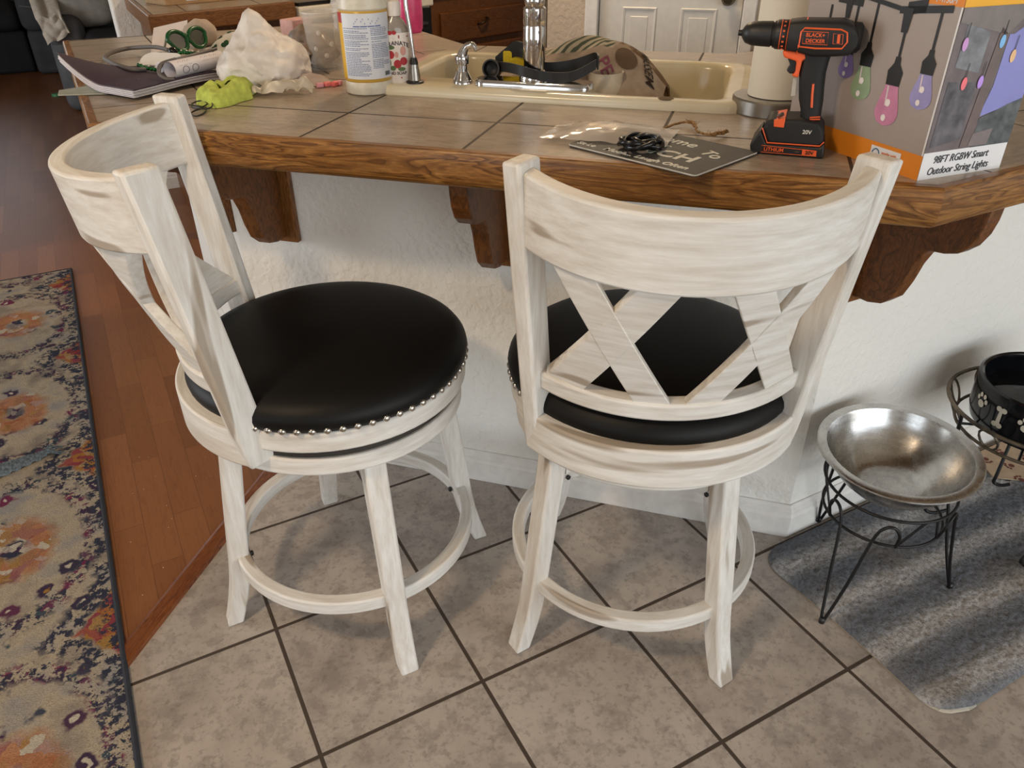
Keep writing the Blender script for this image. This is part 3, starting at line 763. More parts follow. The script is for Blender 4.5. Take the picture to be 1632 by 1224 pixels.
# ---------------------------------------------------------------- sink and its fittings
e_ = Vector((s2, -s2, 0)); n_ = Vector((s2, s2, 0)); Zv = Vector((0, 0, 1))     # along the front, away from the viewer, up
def SP(a, b, z=CZ): return Vector((SC.x, SC.y, 0)) + e_ * a + n_ * b + Zv * z
def rrect(a0, a1, b0, b1, r, n=8):
    out = []
    for cx, cy, s0 in ((a1 - r, b1 - r, 0), (a0 + r, b1 - r, 1), (a0 + r, b0 + r, 2), (a1 - r, b0 + r, 3)):
        for k in range(n + 1):
            t = (s0 + k / n) * PI / 2; out.append((cx + r * cos(t), cy + r * sin(t)))
    return out
def polar(poly, n, c=(0.0, 0.03)):
    """resample a star-shaped outline at n even angles about c"""
    out = []
    for k in range(n):
        t = 2 * PI * k / n; d = (cos(t), sin(t)); best = None
        for i in range(len(poly)):
            (x1, y1), (x2, y2) = poly[i], poly[(i + 1) % len(poly)]
            x1 -= c[0]; x2 -= c[0]; y1 -= c[1]; y2 -= c[1]; ex, ey = x2 - x1, y2 - y1
            det = d[0] * -ey + ex * d[1]
            if abs(det) < 1e-9: continue
            s = (x1 * -ey + ex * y1) / det; q_ = (d[0] * y1 - d[1] * x1) / det
            if s > 0 and -1e-6 <= q_ <= 1 + 1e-6: best = s if best is None else max(best, s)
        out.append((c[0] + d[0] * best, c[1] + d[1] * best))
    return out
def shrink(P, d, c=(0.0, 0.03)):
    out = []
    for x, y in P:
        l = math.hypot(x - c[0], y - c[1]); k = (l - d) / l; out.append((c[0] + (x - c[0]) * k, c[1] + (y - c[1]) * k))
    return out
t = NT('aged_enamel'); v = t.coord(); n = t.noise(v, 4.0, 3)
ENAMEL = t.done(t.ramp(n, [(0.4, rgb(222, 214, 192)), (0.65, rgb(206, 192, 156))]), 0.18, 0, 0.5)
sink = thing('sink', 'cream enamel drop-in sink set in the tiled counter', 'sink', tuple(SP(0, 0, CZ)))
NP = 160
O = polar(rrect(-SL/2, SL/2, -SD/2, SD/2, 0.05), NP)
basin = [(x, y) for x, y in rrect(-0.345, 0.35, -0.115, 0.20, 0.05) ]
bz = [(0.35, -0.165), (0.33, -0.19), (0.12, -0.19), (0.09, -0.17), (0.05, -0.125), (0.0, -0.115), (-0.30, -0.115), (-0.335, -0.095), (-0.345, -0.06), (-0.345, 0.15), (-0.33, 0.185), (-0.295, 0.20), (0.30, 0.20), (0.335, 0.185), (0.35, 0.15)]
I = polar(bz, NP)
def lp(P, z): return [SP(x, y, z) for x, y in P]
mb = MB(); mb.rings([lp(O, CZ), lp(O, CZ + 0.010), lp(shrink(O, 0.004), CZ + 0.016), lp(shrink(O, 0.012), CZ + 0.019), lp(shrink(I, -0.012), CZ + 0.018), lp(shrink(I, -0.003), CZ + 0.014), lp(shrink(I, 0.003), CZ + 0.004),
    lp(shrink(I, 0.012), CZ - 0.10), lp(shrink(I, 0.022), CZ - 0.155), lp(shrink(I, 0.05), CZ - 0.172)], True, False, True)
mb.build('basin', ENAMEL, sink, world=True, smooth=50)
mb = MB(); mb.lathe([(0, 0.002), (0.03, 0.002), (0.04, 0.0)], 24, c=SP(0.05, 0.03, CZ - 0.172)); mb.build('drain', BRUSHED, sink, world=True)
mb = MB(); mb.lathe([(0, 0.0012), (0.014, 0.0012), (0.016, 0.0)], 20, c=SP(0.245, -0.212, CZ + 0.0185)); mb.build('chip_mark', plain('rust_spot', (92, 70, 40), 0.8), sink, world=True)
RZ = CZ + 0.0185
# faucet
fa = SP(-0.03, -0.165, RZ)
fc = thing('faucet', 'tall chrome pull-out kitchen faucet on the sink deck', 'faucet', tuple(fa))
mb = MB(); pl_ = rrect(-0.125, 0.125, -0.028, 0.028, 0.024)
mb.rings([[e_ * x + n_ * y for x, y in pl_], [e_ * x + n_ * y + Zv * 0.008 for x, y in pl_], [e_ * x * 0.97 + n_ * y * 0.9 + Zv * 0.013 for x, y in pl_]])
mb.build('escutcheon', CHROME, fc, smooth=40)
mb = MB(); mb.lathe([(0, 0.012), (0.030, 0.012), (0.031, 0.018), (0.027, 0.028), (0.0215, 0.034), (0.0215, 0.05), (0.0225, 0.052), (0.0225, 0.112), (0.0215, 0.115), (0.0225, 0.118), (0.0225, 0.146), (0.018, 0.150), (0.0195, 0.154), (0.0205, 0.162), (0.017, 0.172), (0.012, 0.178), (0.012, 0.20)], 32); mb.build('body', CHROME, fc, smooth=40)
sp = [Vector((0, 0, 0.045)) + n_ * 0.025 - e_ * 0.0, Vector((0, 0, 0.10)) + n_ * 0.030 - e_ * 0.006, n_ * 0.036 - e_ * 0.022 + Zv * 0.19, n_ * 0.06 - e_ * 0.035 + Zv * 0.235, n_ * 0.115 - e_ * 0.042 + Zv * 0.245]
mb = MB(); mb.tube(smoothpath(sp, 6), 0.0125, 14); mb.build('spout', CHROME, fc, smooth=60)
hd = [n_ * 0.115 - e_ * 0.042 + Zv * 0.245, n_ * 0.15 - e_ * 0.046 + Zv * 0.235, n_ * 0.17 - e_ * 0.05 + Zv * 0.20, n_ * 0.175 - e_ * 0.052 + Zv * 0.168]
mb = MB(); mb.tube(smoothpath(hd, 5), [0.0125] * 6 + [0.017] * 5 + [0.019] * 5, 16); mb.build('spray_head', plain('dull_chrome', (120, 118, 114), 0.25, 1.0), fc, smooth=50)
mb = MB(); mb.tube([e_ * 0.0 + Zv * 0.20, -n_ * 0.05 + Zv * 0.225, -n_ * 0.09 + Zv * 0.235], [0.012, 0.008, 0.006], 12); mb.build('lever', CHROME, fc, smooth=60)
# filter tap with thin riser
ft = Vector((0.583, 0.163, 0)); ftp = SP((ft - Vector((SC.x, SC.y, 0))).dot(e_), -0.19, RZ)
tp = thing('filter_tap', 'thin chrome riser tap with a black collar beside the hand soap', 'tap', tuple(ftp))
mb = MB(); mb.lathe([(0, 0), (0.0185, 0), (0.0185, 0.004), (0.012, 0.006), (0, 0.006)], 24); mb.build('base_flange', BLACKP, tp, smooth=40)
mb = MB(); mb.lathe([(0, 0.006), (0.0125, 0.006), (0.0115, 0.018), (0.0085, 0.037), (0, 0.037)], 24); mb.build('cone', BRUSHED, tp, smooth=40)
mb = MB(); mb.lathe([(0, 0.037), (0.009, 0.037), (0.008, 0.044), (0.006, 0.05), (0, 0.05)], 18); mb.build('collar', BLACKP, tp, smooth=40)
mb = MB(); mb.tube(smoothpath([(0, 0, 0.05), -e_ * 0.004 + Zv * 0.10, -e_ * 0.009 + Zv * 0.16, -e_ * 0.006 + n_ * 0.02 + Zv * 0.215, n_ * 0.06 + Zv * 0.235, n_ * 0.10 + Zv * 0.21], 6), 0.0042, 10); mb.build('riser', CHROME, tp, smooth=60)
# soap pump
dp = SP(-0.185, -0.165, RZ)
ds = thing('soap_dispenser', 'short chrome soap pump on the sink deck left of the faucet', 'soap dispenser', tuple(dp))
mb = MB(); mb.lathe([(0, 0), (0.0215, 0), (0.0215, 0.003), (0.018, 0.010), (0.0125, 0.022), (0.0115, 0.024), (0, 0.024)], 28); mb.build('base_cone', CHROME, ds, smooth=40)
mb = MB(); mb.lathe([(0, 0.024), (0.0105, 0.024), (0.0105, 0.036), (0.014, 0.038), (0.0155, 0.050), (0.0145, 0.053), (0, 0.054)], 28); mb.build('pump_collar', CHROME, ds, smooth=40)
mb = MB(); mb.tube(smoothpath([Zv * 0.052, Zv * 0.062 + e_ * 0.004, Zv * 0.072 + e_ * 0.012, Zv * 0.074 + e_ * 0.024, Zv * 0.066 + e_ * 0.032], 5), [0.0115, 0.011, 0.0105, 0.010, 0.0095, 0.009, 0.0085, 0.008, 0.0075, 0.007, 0.007, 0.007, 0.007, 0.007, 0.007, 0.0065, 0.006, 0.0055, 0.005, 0.005, 0.005][:21], 12); mb.build('nozzle', CHROME, ds, smooth=60)

# dish towel heaped in the basin
def m_towel():
    t = NT('printed_cotton_towel'); v = t.coord(); a, b, z = t.node('ShaderNodeSeparateXYZ', {0: v}).outputs
    n = t.noise(v, 22.0, 3); c = t.ramp(n, [(0.35, rgb(150, 132, 118)), (0.65, rgb(176, 160, 144))])
    w1 = t.node('ShaderNodeTexWave', {'Vector': t.coord(rot=(0, 0, 0.6)), 'Scale': 16.0, 'Distortion': 4.0, 'Detail': 2.0}).outputs[1]
    m1 = t.math('MULTIPLY', t.node('ShaderNodeMapRange', {0: b, 1: 0.0, 2: 0.004}).outputs[0], t.node('ShaderNodeMapRange', {0: a, 1: 0.045, 2: 0.040}).outputs[0])
    c = t.mix(m1, c, t.mix(t.ramp(w1, [(0.42, 0.0), (0.5, 1.0)]), rgb(84, 92, 78), rgb(180, 170, 150)))
    m2 = t.math('MULTIPLY', t.node('ShaderNodeMapRange', {0: a, 1: 0.05, 2: 0.055}).outputs[0], t.node('ShaderNodeMapRange', {0: b, 1: 0.018, 2: 0.022}).outputs[0])
    n3 = t.noise(v, 30.0, 2); c = t.mix(m2, c, t.ramp(n3, [(0.45, rgb(112, 90, 70)), (0.55, rgb(158, 140, 120))]))
    t.bump(t.noise(v, 320, 2), 0.4, 0.001)
    return t.done(c, 0.95, 0, 0.1)
TOWC = SP(0.06, -0.01, CZ)
tw_ = thing('dish_towel', 'printed tan dish towel with lettering heaped in the sink behind the faucet', 'towel', tuple(TOWC), -PI / 4)
def towh(a, b):
    """height of the draped towel above the counter, sink-aligned local frame"""
    r = math.hypot((a - 0.015) / (0.145 if a > 0.015 else 0.25), (b - 0.045) / 0.13)
    h = 0.082 * max(-1.9, (1 - r ** 2.2))
    h += 0.007 * sin(18 * a + 25 * b) * (1 if a < 0.02 else 0.35) + 0.004 * sin(46 * (a - b)) * (1 if a < 0.02 else 0.25)
    return h
def towf(u, v):
    a = -0.26 + 0.42 * u; b = -0.12 + 0.27 * v
    z = max(-0.13, towh(a, b)); 
    return Vector((a, b, z))
mb = MB(); mb.grid(towf, 60, 46, 0.004); mb.build('cloth', m_towel(), tw_, smooth=80)
def towtext(body, a, b, rot, size, mat, name='lettering', sx=1.0):
    c = bpy.data.curves.new(name, 'FONT'); c.body = body; c.size = size; c.align_x = 'CENTER'; c.align_y = 'CENTER'; c.extrude = 0.0; c.offset = size * .012
    tmp = bpy.data.objects.new(name, c); me = bpy.data.meshes.new_from_object(tmp); bpy.data.objects.remove(tmp)
    bm = bmesh.new(); bm.from_mesh(me); bmesh.ops.subdivide_edges(bm, edges=bm.edges[:], cuts=1)
    for vx in bm.verts:
        x, y = vx.co.x * sx, vx.co.y; A = a + x * cos(rot) - y * sin(rot); B = b + x * sin(rot) + y * cos(rot)
        vx.co = (A, B, towh(A, B) + 0.0035)
    bm.to_mesh(me); bm.free(); o = bpy.data.objects.new(name, me); COL.objects.link(o); me.materials.clear(); me.materials.append(mat); o.parent = tw_
towtext('PE', 0.035, -0.045, -0.9, 0.036, plain('plum_print', (132, 70, 92), 0.9))
towtext('MASSEM', 0.118, 0.008, -1.25, 0.028, plain('dark_print', (48, 36, 28), 0.9), sx=0.85)
mb = MB()
def patch(name, a, b, ra, rb, mat, rot=0.0, n=20):
    mb = MB(); P = []
    for r_ in (0.0001, 0.5, 1.0):
        P.append([Vector((a + r_ * (ra * cos(2 * PI * k / n) * cos(rot) - rb * sin(2 * PI * k / n) * sin(rot)), b + r_ * (ra * cos(2 * PI * k / n) * sin(rot) + rb * sin(2 * PI * k / n) * cos(rot)), 0)) for k in range(n)])
    for L_ in P:
        for p in L_: p.z = towh(p.x, p.y) + 0.003
    mb.rings(P, True, False, False); return mb.build(name, mat, tw_)
patch('printed_oval', 0.075, -0.012, 0.023, 0.026, plain('brown_print', (98, 78, 60), 0.9), -0.5)
# black rubber straps around the faucet foot
stp = thing('rubber_strap', 'black rubber strap with a cup end looped round the faucet foot', 'strap', tuple(SP(-0.03, -0.13, RZ)))
RUB = plain('black_rubber', (28, 28, 29), 0.5)
def ribbon(path, w, th_=0.003):
    P = smoothpath(path, 8); R = []
    for i, p in enumerate(P):
        d = (P[min(i + 1, len(P) - 1)] - P[max(i - 1, 0)]); d.z = 0; d.normalize(); nn = Vector((-d.y, d.x, 0)) * th_ / 2
        R.append([p + nn - Zv * w / 2, p - nn - Zv * w / 2, p - nn + Zv * w / 2, p + nn + Zv * w / 2])
    mb = MB(); mb.rings(R); return mb
fl = lambda a, b, z: SP(-0.03 + a, -0.165 + b, RZ + z)
ribbon([fl(-0.085, 0.035, 0.030), fl(-0.05, 0.0, 0.034), fl(-0.018, -0.026, 0.034), fl(0.012, -0.028, 0.028), fl(0.045, -0.012, 0.022), fl(0.085, -0.008, 0.026), fl(0.125, 0.012, 0.046)], 0.019).build('band', RUB, stp, world=True, smooth=50)
ribbon([fl(-0.03, 0.03, 0.03), fl(0.03, 0.034, 0.03), fl(0.075, 0.05, 0.036), fl(0.115, 0.045, 0.05), fl(0.128, 0.018, 0.048)], 0.026).build('band', RUB, stp, world=True, smooth=50)
mb = MB(); M_ = Matrix.Rotation(math.radians(78), 3, e_) @ Matrix.Rotation(-0.4, 3, 'Z')
mb.lathe([(0.0, -0.022), (0.014, -0.022), (0.0185, -0.008), (0.019, 0.014), (0.016, 0.014), (0.0155, -0.006), (0.0, -0.018)], 22, c=fl(-0.10, 0.035, 0.024), M=M_); mb.build('cup_end', RUB, stp, world=True, smooth=40)
ribbon([fl(-0.10, 0.055, 0.03), fl(-0.075, 0.06, 0.05), fl(-0.055, 0.055, 0.062), fl(-0.03, 0.045, 0.06)], 0.03, 0.004).build('band', RUB, stp, world=True, smooth=50)
sg = thing('sponge', 'yellow sponge tucked behind the faucet foot', 'sponge', tuple(SP(-0.09, -0.10, RZ + 0.014)))
mb = MB(); mb.box((0, 0, 0.022), (0.05, 0.018, 0.044), -PI / 4); mb.build('foam', plain('yellow_foam', (212, 186, 40), 0.9, bump=0.5, scale=200), sg, bevel=0.004)
mb = MB(); mb.box(n_ * 0.0115 + Zv * 0.022, (0.05, 0.005, 0.044), -PI / 4); mb.build('scouring_pad', plain('green_scour', (70, 88, 54), 0.95), sg, bevel=0.002)
cp = thing('white_cup', 'plain white cup standing at the basin edge beside the black strap', 'cup', tuple(SP(0.10, -0.128, CZ - 0.12)))
mb = MB(); mb.lathe([(0, 0.0), (0.028, 0.0), (0.031, 0.004), (0.037, 0.155), (0.0385, 0.157), (0.0365, 0.157), (0.030, 0.008), (0, 0.006)], 32, c=n_ * 0.06 + Zv * 0.0, M=Matrix.Identity(3)); mb.build('shell', plain('white_ceramic', (226, 220, 208), 0.25), cp, smooth=40)

# ---------------------------------------------------------------- bottles
bo = thing('cleaner_bottle', 'large jug of amber cleaner with a blue and white back label', 'bottle', (0.476, 0.191, CZ))
view = math.atan2(-1.4675 - 0.197, -0.077 - 0.47)      # direction towards the room, where the label faces
t = NT('amber_liquid_plastic'); t.b.inputs['Subsurface Weight'].default_value = 0.2
AMB = t.done(t.mix(t.noise(t.coord(), 8, 2), rgb(206, 158, 66), rgb(216, 172, 84)), 0.3)
MILK = plain('milky_plastic', (212, 206, 190), 0.35)
mb = MB(); mb.lathe([(0, 0), (0.044, 0), (0.0485, 0.003), (0.0495, 0.010), (0.0495, 0.024), (0.048, 0.027)], 48); mb.build('foot', MILK, bo, smooth=40)
mb = MB(); mb.lathe([(0.0485, 0.0265), (0.0505, 0.030), (0.0505, 0.150), (0.0495, 0.158), (0.048, 0.160)], 48); mb.build('body', AMB, bo, smooth=40)
mb = MB(); mb.lathe([(0.048, 0.160), (0.0505, 0.163), (0.050, 0.185), (0.044, 0.205), (0.030, 0.225), (0.018, 0.24), (0.018, 0.25), (0, 0.25)], 48); mb.build('shoulder', MILK, bo, smooth=40)
mb = MB(); mb.lathe([(0, 0.25), (0.0195, 0.25), (0.0195, 0.275), (0.018, 0.278), (0, 0.278)], 32); mb.build('cap', plain('red_cap', (176, 40, 40), 0.4), bo, smooth=40)
LABW = plain('label_white', (214, 218, 226), 0.45, var=0.01)
def wrap(mb, r, a0, a1, z0, z1, n=14):
    mb.rings([[(r * cos(a0 + (a1 - a0) * k / n), r * sin(a0 + (a1 - a0) * k / n), z) for k in range(n + 1)] for z in (z0, z1)], False)
la0, la1 = view - 1.02, view + 1.25
mb = MB(); wrap(mb, 0.0508, la0, la1, 0.0335, 0.156); lab = mb.build('label', LABW, bo, smooth=60)
BLUEP = plain('label_blue', (78, 96, 160), 0.5); 
mb = MB(); z = 0.1285; rr_ = random.Random(3)
for col in (0, 1):
    z = 0.1290
    a_s, a_e = (view - 0.95, view + 0.12) if col == 0 else (view + 0.22, view + 1.05)
    while z > (0.040 if col == 0 else 0.052):
        x = a_s
        end = a_e - rr_.choice([0, 0, 0, 0.1, 0.35])
        while x < end - 0.03:
            w_ = rr_.uniform(0.04, 0.13); wrap(mb, 0.05095, x, min(x + w_, end), z - 0.0007, z + 0.0007, 3); x += w_ + 0.018
        z -= rr_.choice([0.0031, 0.0031, 0.0031, 0.0046])
mb.build('printed_lines', plain('label_ink', (112, 122, 158), 0.5), lab, recalc=False)
mb = MB()
for k in range(4):
    a = view - 0.45 + k * 0.29; wrap(mb, 0.05095, a, a + 0.27, 0.1318, 0.1338, 3)
mb.build('printed_bars', BLUEP, lab, recalc=False)
mb = MB()
for k in range(4):
    a = view - 0.45 + k * 0.29
    for j in range(3): wrap(mb, 0.05095, a + 0.03 + j * 0.07, a + 0.07 + j * 0.07, 0.1365 + 0.004 * ((j + k) % 3), 0.1395 + 0.004 * ((j + k) % 3), 2)
mb.build('pictograms', plain('pictogram_blue', (150, 160, 190), 0.5), lab, recalc=False)
mb = MB()
for k in range(9): wrap(mb, 0.05095, view + 0.72 + k * 0.032, view + 0.735 + k * 0.032 + 0.006 * (k % 3), 0.0385, 0.0465, 1)
mb.build('barcode', plain('barcode_black', (30, 30, 34), 0.5), lab, recalc=False)
mb = MB(); wrap(mb, 0.0506, la0 - 0.5, la0, 0.138, 0.157); mb.build('red_label_edge', plain('label_red', (178, 44, 44), 0.45), bo)
mb = MB(); wrap(mb, 0.0506, la0 - 0.5, la0, 0.0335, 0.138); mb.build('yellow_label_edge', plain('label_yellow', (222, 174, 40), 0.45), bo)

hp = SP((Vector((0.572, 0.208, 0)) - Vector((SC.x, SC.y, 0))).dot(e_), -0.186, RZ)
hs_ = thing('hand_soap', 'white hand soap bottle printed with red pomegranates', 'soap bottle', tuple(hp), view - PI / 2 + PI)
# local -Y faces the room
def oval(a, b, z, n=40): return [(a * cos(2 * PI * k / n), b * sin(2 * PI * k / n), z) for k in range(n)]
SOAPW = plain('soap_white', (222, 214, 208), 0.35, var=0.02)
mb = MB(); mb.rings([oval(0.028, 0.018, 0), oval(0.030, 0.02, 0.004), oval(0.030, 0.02, 0.094), oval(0.029, 0.0195, 0.097)]); mb.build('body', SOAPW, hs_, smooth=40)
mb = MB(); mb.rings([oval(0.029, 0.0195, 0.097), oval(0.027, 0.019, 0.106), oval(0.02, 0.016, 0.118), oval(0.013, 0.013, 0.125), oval(0.012, 0.012, 0.128)]); mb.build('shoulder', plain('clear_grey_plastic', (150, 140, 130), 0.15), hs_, smooth=40)
mb = MB(); mb.lathe([(0, 0.128), (0.0145, 0.128), (0.015, 0.152), (0.013, 0.155), (0.005, 0.156), (0.005, 0.17), (0, 0.17)], 28); mb.build('cap', SOAPW, hs_, smooth=40)
def onsoap(x, z, off=0.0004):
    y = -0.02 * math.sqrt(max(0.0, 1 - (x / 0.0302) ** 2)) - off; return Vector((x, y, z))
def soapdots(name, L, mat, n=14):
    mb = MB()
    for x, z, rx, rz_ in L: mb.poly([onsoap(x + rx * cos(2 * PI * k / n), z + rz_ * sin(2 * PI * k / n)) for k in range(n)])
    return mb.build(name, mat, hs_, recalc=False)
soapdots('pomegranate', [(-0.013, 0.056, 0.0075, 0.008)], plain('pomegranate_red', (168, 34, 44), 0.5))
soapdots('pomegranate', [(0.0, 0.038, 0.008, 0.0085)], plain('pomegranate_red', (168, 34, 44), 0.5))
soapdots('pomegranate', [(0.013, 0.043, 0.0075, 0.008)], plain('pomegranate_red', (168, 34, 44), 0.5))
soapdots('leaf_print', [(-0.018, 0.04, 0.005, 0.009), (-0.012, 0.07, 0.008, 0.004), (-0.010, 0.03, 0.006, 0.005), (0.008, 0.028, 0.008, 0.004)], plain('leaf_green', (84, 108, 66), 0.6))
soapdots('flower_print', [(0.013, 0.063, 0.006, 0.009), (-0.001, 0.056, 0.004, 0.006)], plain('flower_pink', (200, 150, 140), 0.6))
soapdots('stripe', [(0.0, 0.090, 0.026, 0.003), (0.0, 0.011, 0.026, 0.0014)], plain('stripe_maroon', (150, 60, 76), 0.5))
soapdots('shoulder_fruit', [(-0.012, 0.0975, 0.005, 0.004), (-0.003, 0.098, 0.005, 0.004)], plain('pomegranate_red', (168, 34, 44), 0.5))
def soaptext(body, z, size, bend=0.0):
    c = bpy.data.curves.new('lettering', 'FONT'); c.body = body; c.size = size; c.align_x = 'CENTER'; c.align_y = 'CENTER'; c.offset = 0.0002
    tmp = bpy.data.objects.new('l', c); me = bpy.data.meshes.new_from_object(tmp); bpy.data.objects.remove(tmp)
    for vx in me.vertices:
        x, y = vx.co.x, vx.co.y; vx.co = onsoap(x, z + y - bend * x * x, 0.0008)
    o = bpy.data.objects.new('lettering', me); COL.objects.link(o); me.materials.clear(); me.materials.append(plain('soap_ink', (60, 50, 56), 0.5)); o.parent = hs_
soaptext('GRANATE', 0.078, 0.0115, 10.0); soaptext('ND SOAP', 0.020, 0.0082)

pk = thing('pink_bottle', 'tall bright pink bottle standing behind the hand soap', 'bottle', (0.895, 0.985, CZ))
mb = MB(); mb.rings([oval(0.03, 0.02, 0), oval(0.036, 0.024, 0.012), oval(0.038, 0.025, 0.05), oval(0.036, 0.024, 0.13), oval(0.022, 0.018, 0.16), oval(0.014, 0.014, 0.175)]); mb.build('body', plain('hot_pink_plastic', (222, 70, 128), 0.3), pk, smooth=50)
mb = MB(); mb.lathe([(0, 0.175), (0.015, 0.175), (0.015, 0.20), (0, 0.20)], 20); mb.build('cap', plain('pink_cap', (230, 120, 160), 0.4), pk, smooth=40)

# clear plastics beside the jug
CLR = clear('clear_plastic', (226, 222, 216), 0.08, 0.28); CLR2 = clear('clear_plastic_rim', (240, 238, 234), 0.08, 0.55)
cl = thing('plastic_tumbler', 'clear plastic tumbler with raised dots left of the amber cleaner jug', 'tumbler', (0.478, 0.505, CZ))
mb = MB(); mb.lathe([(0, 0.004), (0.034, 0.004), (0.036, 0.0), (0.046, 0.125), (0.047, 0.126), (0.0445, 0.126), (0.0345, 0.007), (0, 0.007)], 32); mb.build('wall', CLR, cl, smooth=40)
mb = MB(); mb.tube(ringpath(0.0465, 0.126, 36), 0.0016, 6, True); mb.build('rim', CLR2, cl, smooth=60)
for k, (a, z) in enumerate(((view - 0.2, 0.085), (view + 0.1, 0.035), (view + 0.45, 0.06), (view - 0.5, 0.05))):
    r_ = 0.0375 + 0.0093 * z / 0.125; mb = MB(); mb.lathe([(0.006, 0), (0.004, 0.002), (0, 0.003)], 12, c=(r_ * cos(a), r_ * sin(a), z), M=Matrix.Rotation(a, 3, 'Z') @ Matrix.Rotation(PI / 2, 3, 'Y')); mb.build('raised_dot', CLR2, cl)
cs = thing('nested_cups', 'stack of clear ridged plastic cups behind the tumbler', 'cups', (0.645, 0.865, CZ))
mb = MB(); mb.lathe([(0, 0.0), (0.026, 0.0)] + [p for k in range(9) for p in ((0.028 + 0.0008 * k, 0.012 + 0.017 * k), (0.031 + 0.0008 * k, 0.020 + 0.017 * k), (0.028 + 0.0008 * k, 0.027 + 0.017 * k))], 28); mb.build('stacked_walls', CLR2, cs, smooth=40)

# ---------------------------------------------------------------- clutter on the left wing
bag = thing('plastic_bag', 'white plastic shopping bag slumped behind the lime cloth', 'bag', (0.305, 0.395, CZ))
t = NT('white_film'); nb = t.noise(t.coord(), 16.0, 3, 0.5, 1.2); t.bump(nb, 0.35, 0.008); t.b.inputs['Subsurface Weight'].default_value = 0.0
FILM = t.done(t.ramp(nb, [(0.3, rgb(212, 204, 196)), (0.7, rgb(234, 230, 226))]), 0.5, 0, 0.35)
bm_ = bmesh.new(); bmesh.ops.create_icosphere(bm_, subdivisions=5, radius=1.0)
pkv = Vector((-0.10, -0.06, 1.0)).normalized()
for vx in bm_.verts:
    d = vx.co.copy(); n1 = noise.noise(d * 1.7 + Vector((3, 1, 7))); n2 = abs(noise.noise(d * 2.4 + Vector((9, 4, 2)))); n3 = abs(noise.noise(Vector((d.x * 7 + d.z * 3, d.y * 7, d.z * 3.2))))
    r = 1.0 + 0.13 * n1 - 0.15 * n2 - 0.07 * n3
    up = max(0.0, d.z); r *= 1.0 - 0.16 * up + 0.50 * max(0, d.dot(pkv)) ** 16
    X = d.x * r * 0.098; Y = d.y * r * 0.125; Z = d.z * r * 0.080 + 0.048
    k = max(0.0, 1 - max(0, Z) / 0.15); X *= 0.75 + 0.33 * k; Y *= 0.75 + 0.3 * k
    rot = -0.75; X, Y = X * cos(rot) - Y * sin(rot), X * sin(rot) + Y * cos(rot)
    vx.co = (X, Y, max(0.0, Z))
mb = MB(); mb.b.free(); mb.b = bm_; mb.build('film', FILM, bag, smooth=38)
mb = MB()
def crump(u, v):
    x = -0.06 + 0.15 * u; y = -0.035 + 0.06 * v
    return Vector((0.30 + x * 0.75 + y * 0.3, 0.265 - x * 0.35 + y * 0.6, CZ + 0.003 + 0.030 * abs(noise.noise(Vector((u * 4, v * 3, 2)))) + 0.024 * math.exp(-((u - .55) ** 2 + (v - .5) ** 2) * 7)))
mb.grid(crump, 26, 16); mb.build('twisted_handle', clear('beige_film', (206, 196, 178), 0.35, 0.75), bag, world=True, smooth=50)

pb = thing('pink_box', 'small pale pink box leaning behind the white plastic bag', 'box', (0.495, 0.82, CZ))
mb = MB(); mb.box((0, 0, 0.04), (0.07, 0.05, 0.08), 0.5); mb.build('carton', plain('pale_pink_card', (216, 170, 164), 0.6), pb, bevel=0.003)
mb = MB(); mb.box((0.012, -0.022, 0.055), (0.05, 0.006, 0.03), 0.5); mb.build('flap', plain('pink_flap', (206, 152, 150), 0.6), pb)
bp_ = thing('brown_bag', 'crumpled brown translucent bag with dark contents next to the white bag', 'bag', (0.47, 0.60, CZ))
bm_ = bmesh.new(); bmesh.ops.create_icosphere(bm_, subdivisions=4, radius=1.0)
for vx in bm_.verts:
    d = vx.co.copy(); r = 1 + 0.25 * noise.noise(d * 2.0 + Vector((5, 5, 1))) - 0.2 * abs(noise.noise(d * 4.5))
    vx.co = (d.x * r * 0.055, d.y * r * 0.125, max(0, d.z * r * 0.05 + 0.036))
mb = MB(); mb.b.free(); mb.b = bm_; mb.build('film', plain('brown_film', (128, 106, 88), 0.3, var=0.25, scale=18), bp_, smooth=45)
mb = MB(); mb.box((0.035, 0.07, 0.036), (0.06, 0.08, 0.07), 0.4); mb.build('dark_packet', plain('dark_olive', (62, 54, 42), 0.6), bp_, bevel=0.008)
pp_ = thing('candy_packet', 'flat clear packet with pink pieces lying left of the cleaner jug', 'packet', (0.40, 0.315, CZ))
mb = MB(); 
def pkf(u, v): return Vector((-0.055 + 0.10 * u - 0.02 * v, -0.02 - 0.04 * u + 0.09 * v + 0.03 * u, 0.004 + 0.020 * sin(PI * u) * sin(PI * v) + 0.003 * noise.noise(Vector((u * 6, v * 6, 0)))))
mb.grid(pkf, 18, 14); mb.build('wrapper', clear('glossy_film', (214, 196, 186), 0.1, 0.6), pp_, smooth=60)
for k, (x, y, c_) in enumerate(((-0.005, -0.028, (226, 160, 176)), (0.012, -0.026, (236, 130, 130)), (0.028, -0.03, (236, 116, 120)), (0.04, -0.024, (224, 150, 160)))):
    mb = MB(); mb.box((x, y, 0.0055), (0.016, 0.012, 0.010), 0.3 * k); mb.build('pink_piece', plain('candy_%d' % k, c_, 0.5), pp_, bevel=0.003)
cf = thing('torn_tissue', 'small torn piece of cream tissue standing behind the brown bag', 'tissue', (0.60, 0.83, CZ))
mb = MB(); R0 = []; R1 = []
for k in range(17):
    a = PI * 1.3 * k / 16; R0.append((0.03 * cos(a), 0.02 * sin(a), 0)); R1.append((0.034 * cos(a), 0.024 * sin(a), 0.025 + 0.026 * (k % 3) / 2))
mb.rings([R0, R1], False); mb.build('tissue', plain('cream_tissue', (204, 190, 162), 0.8), cf)

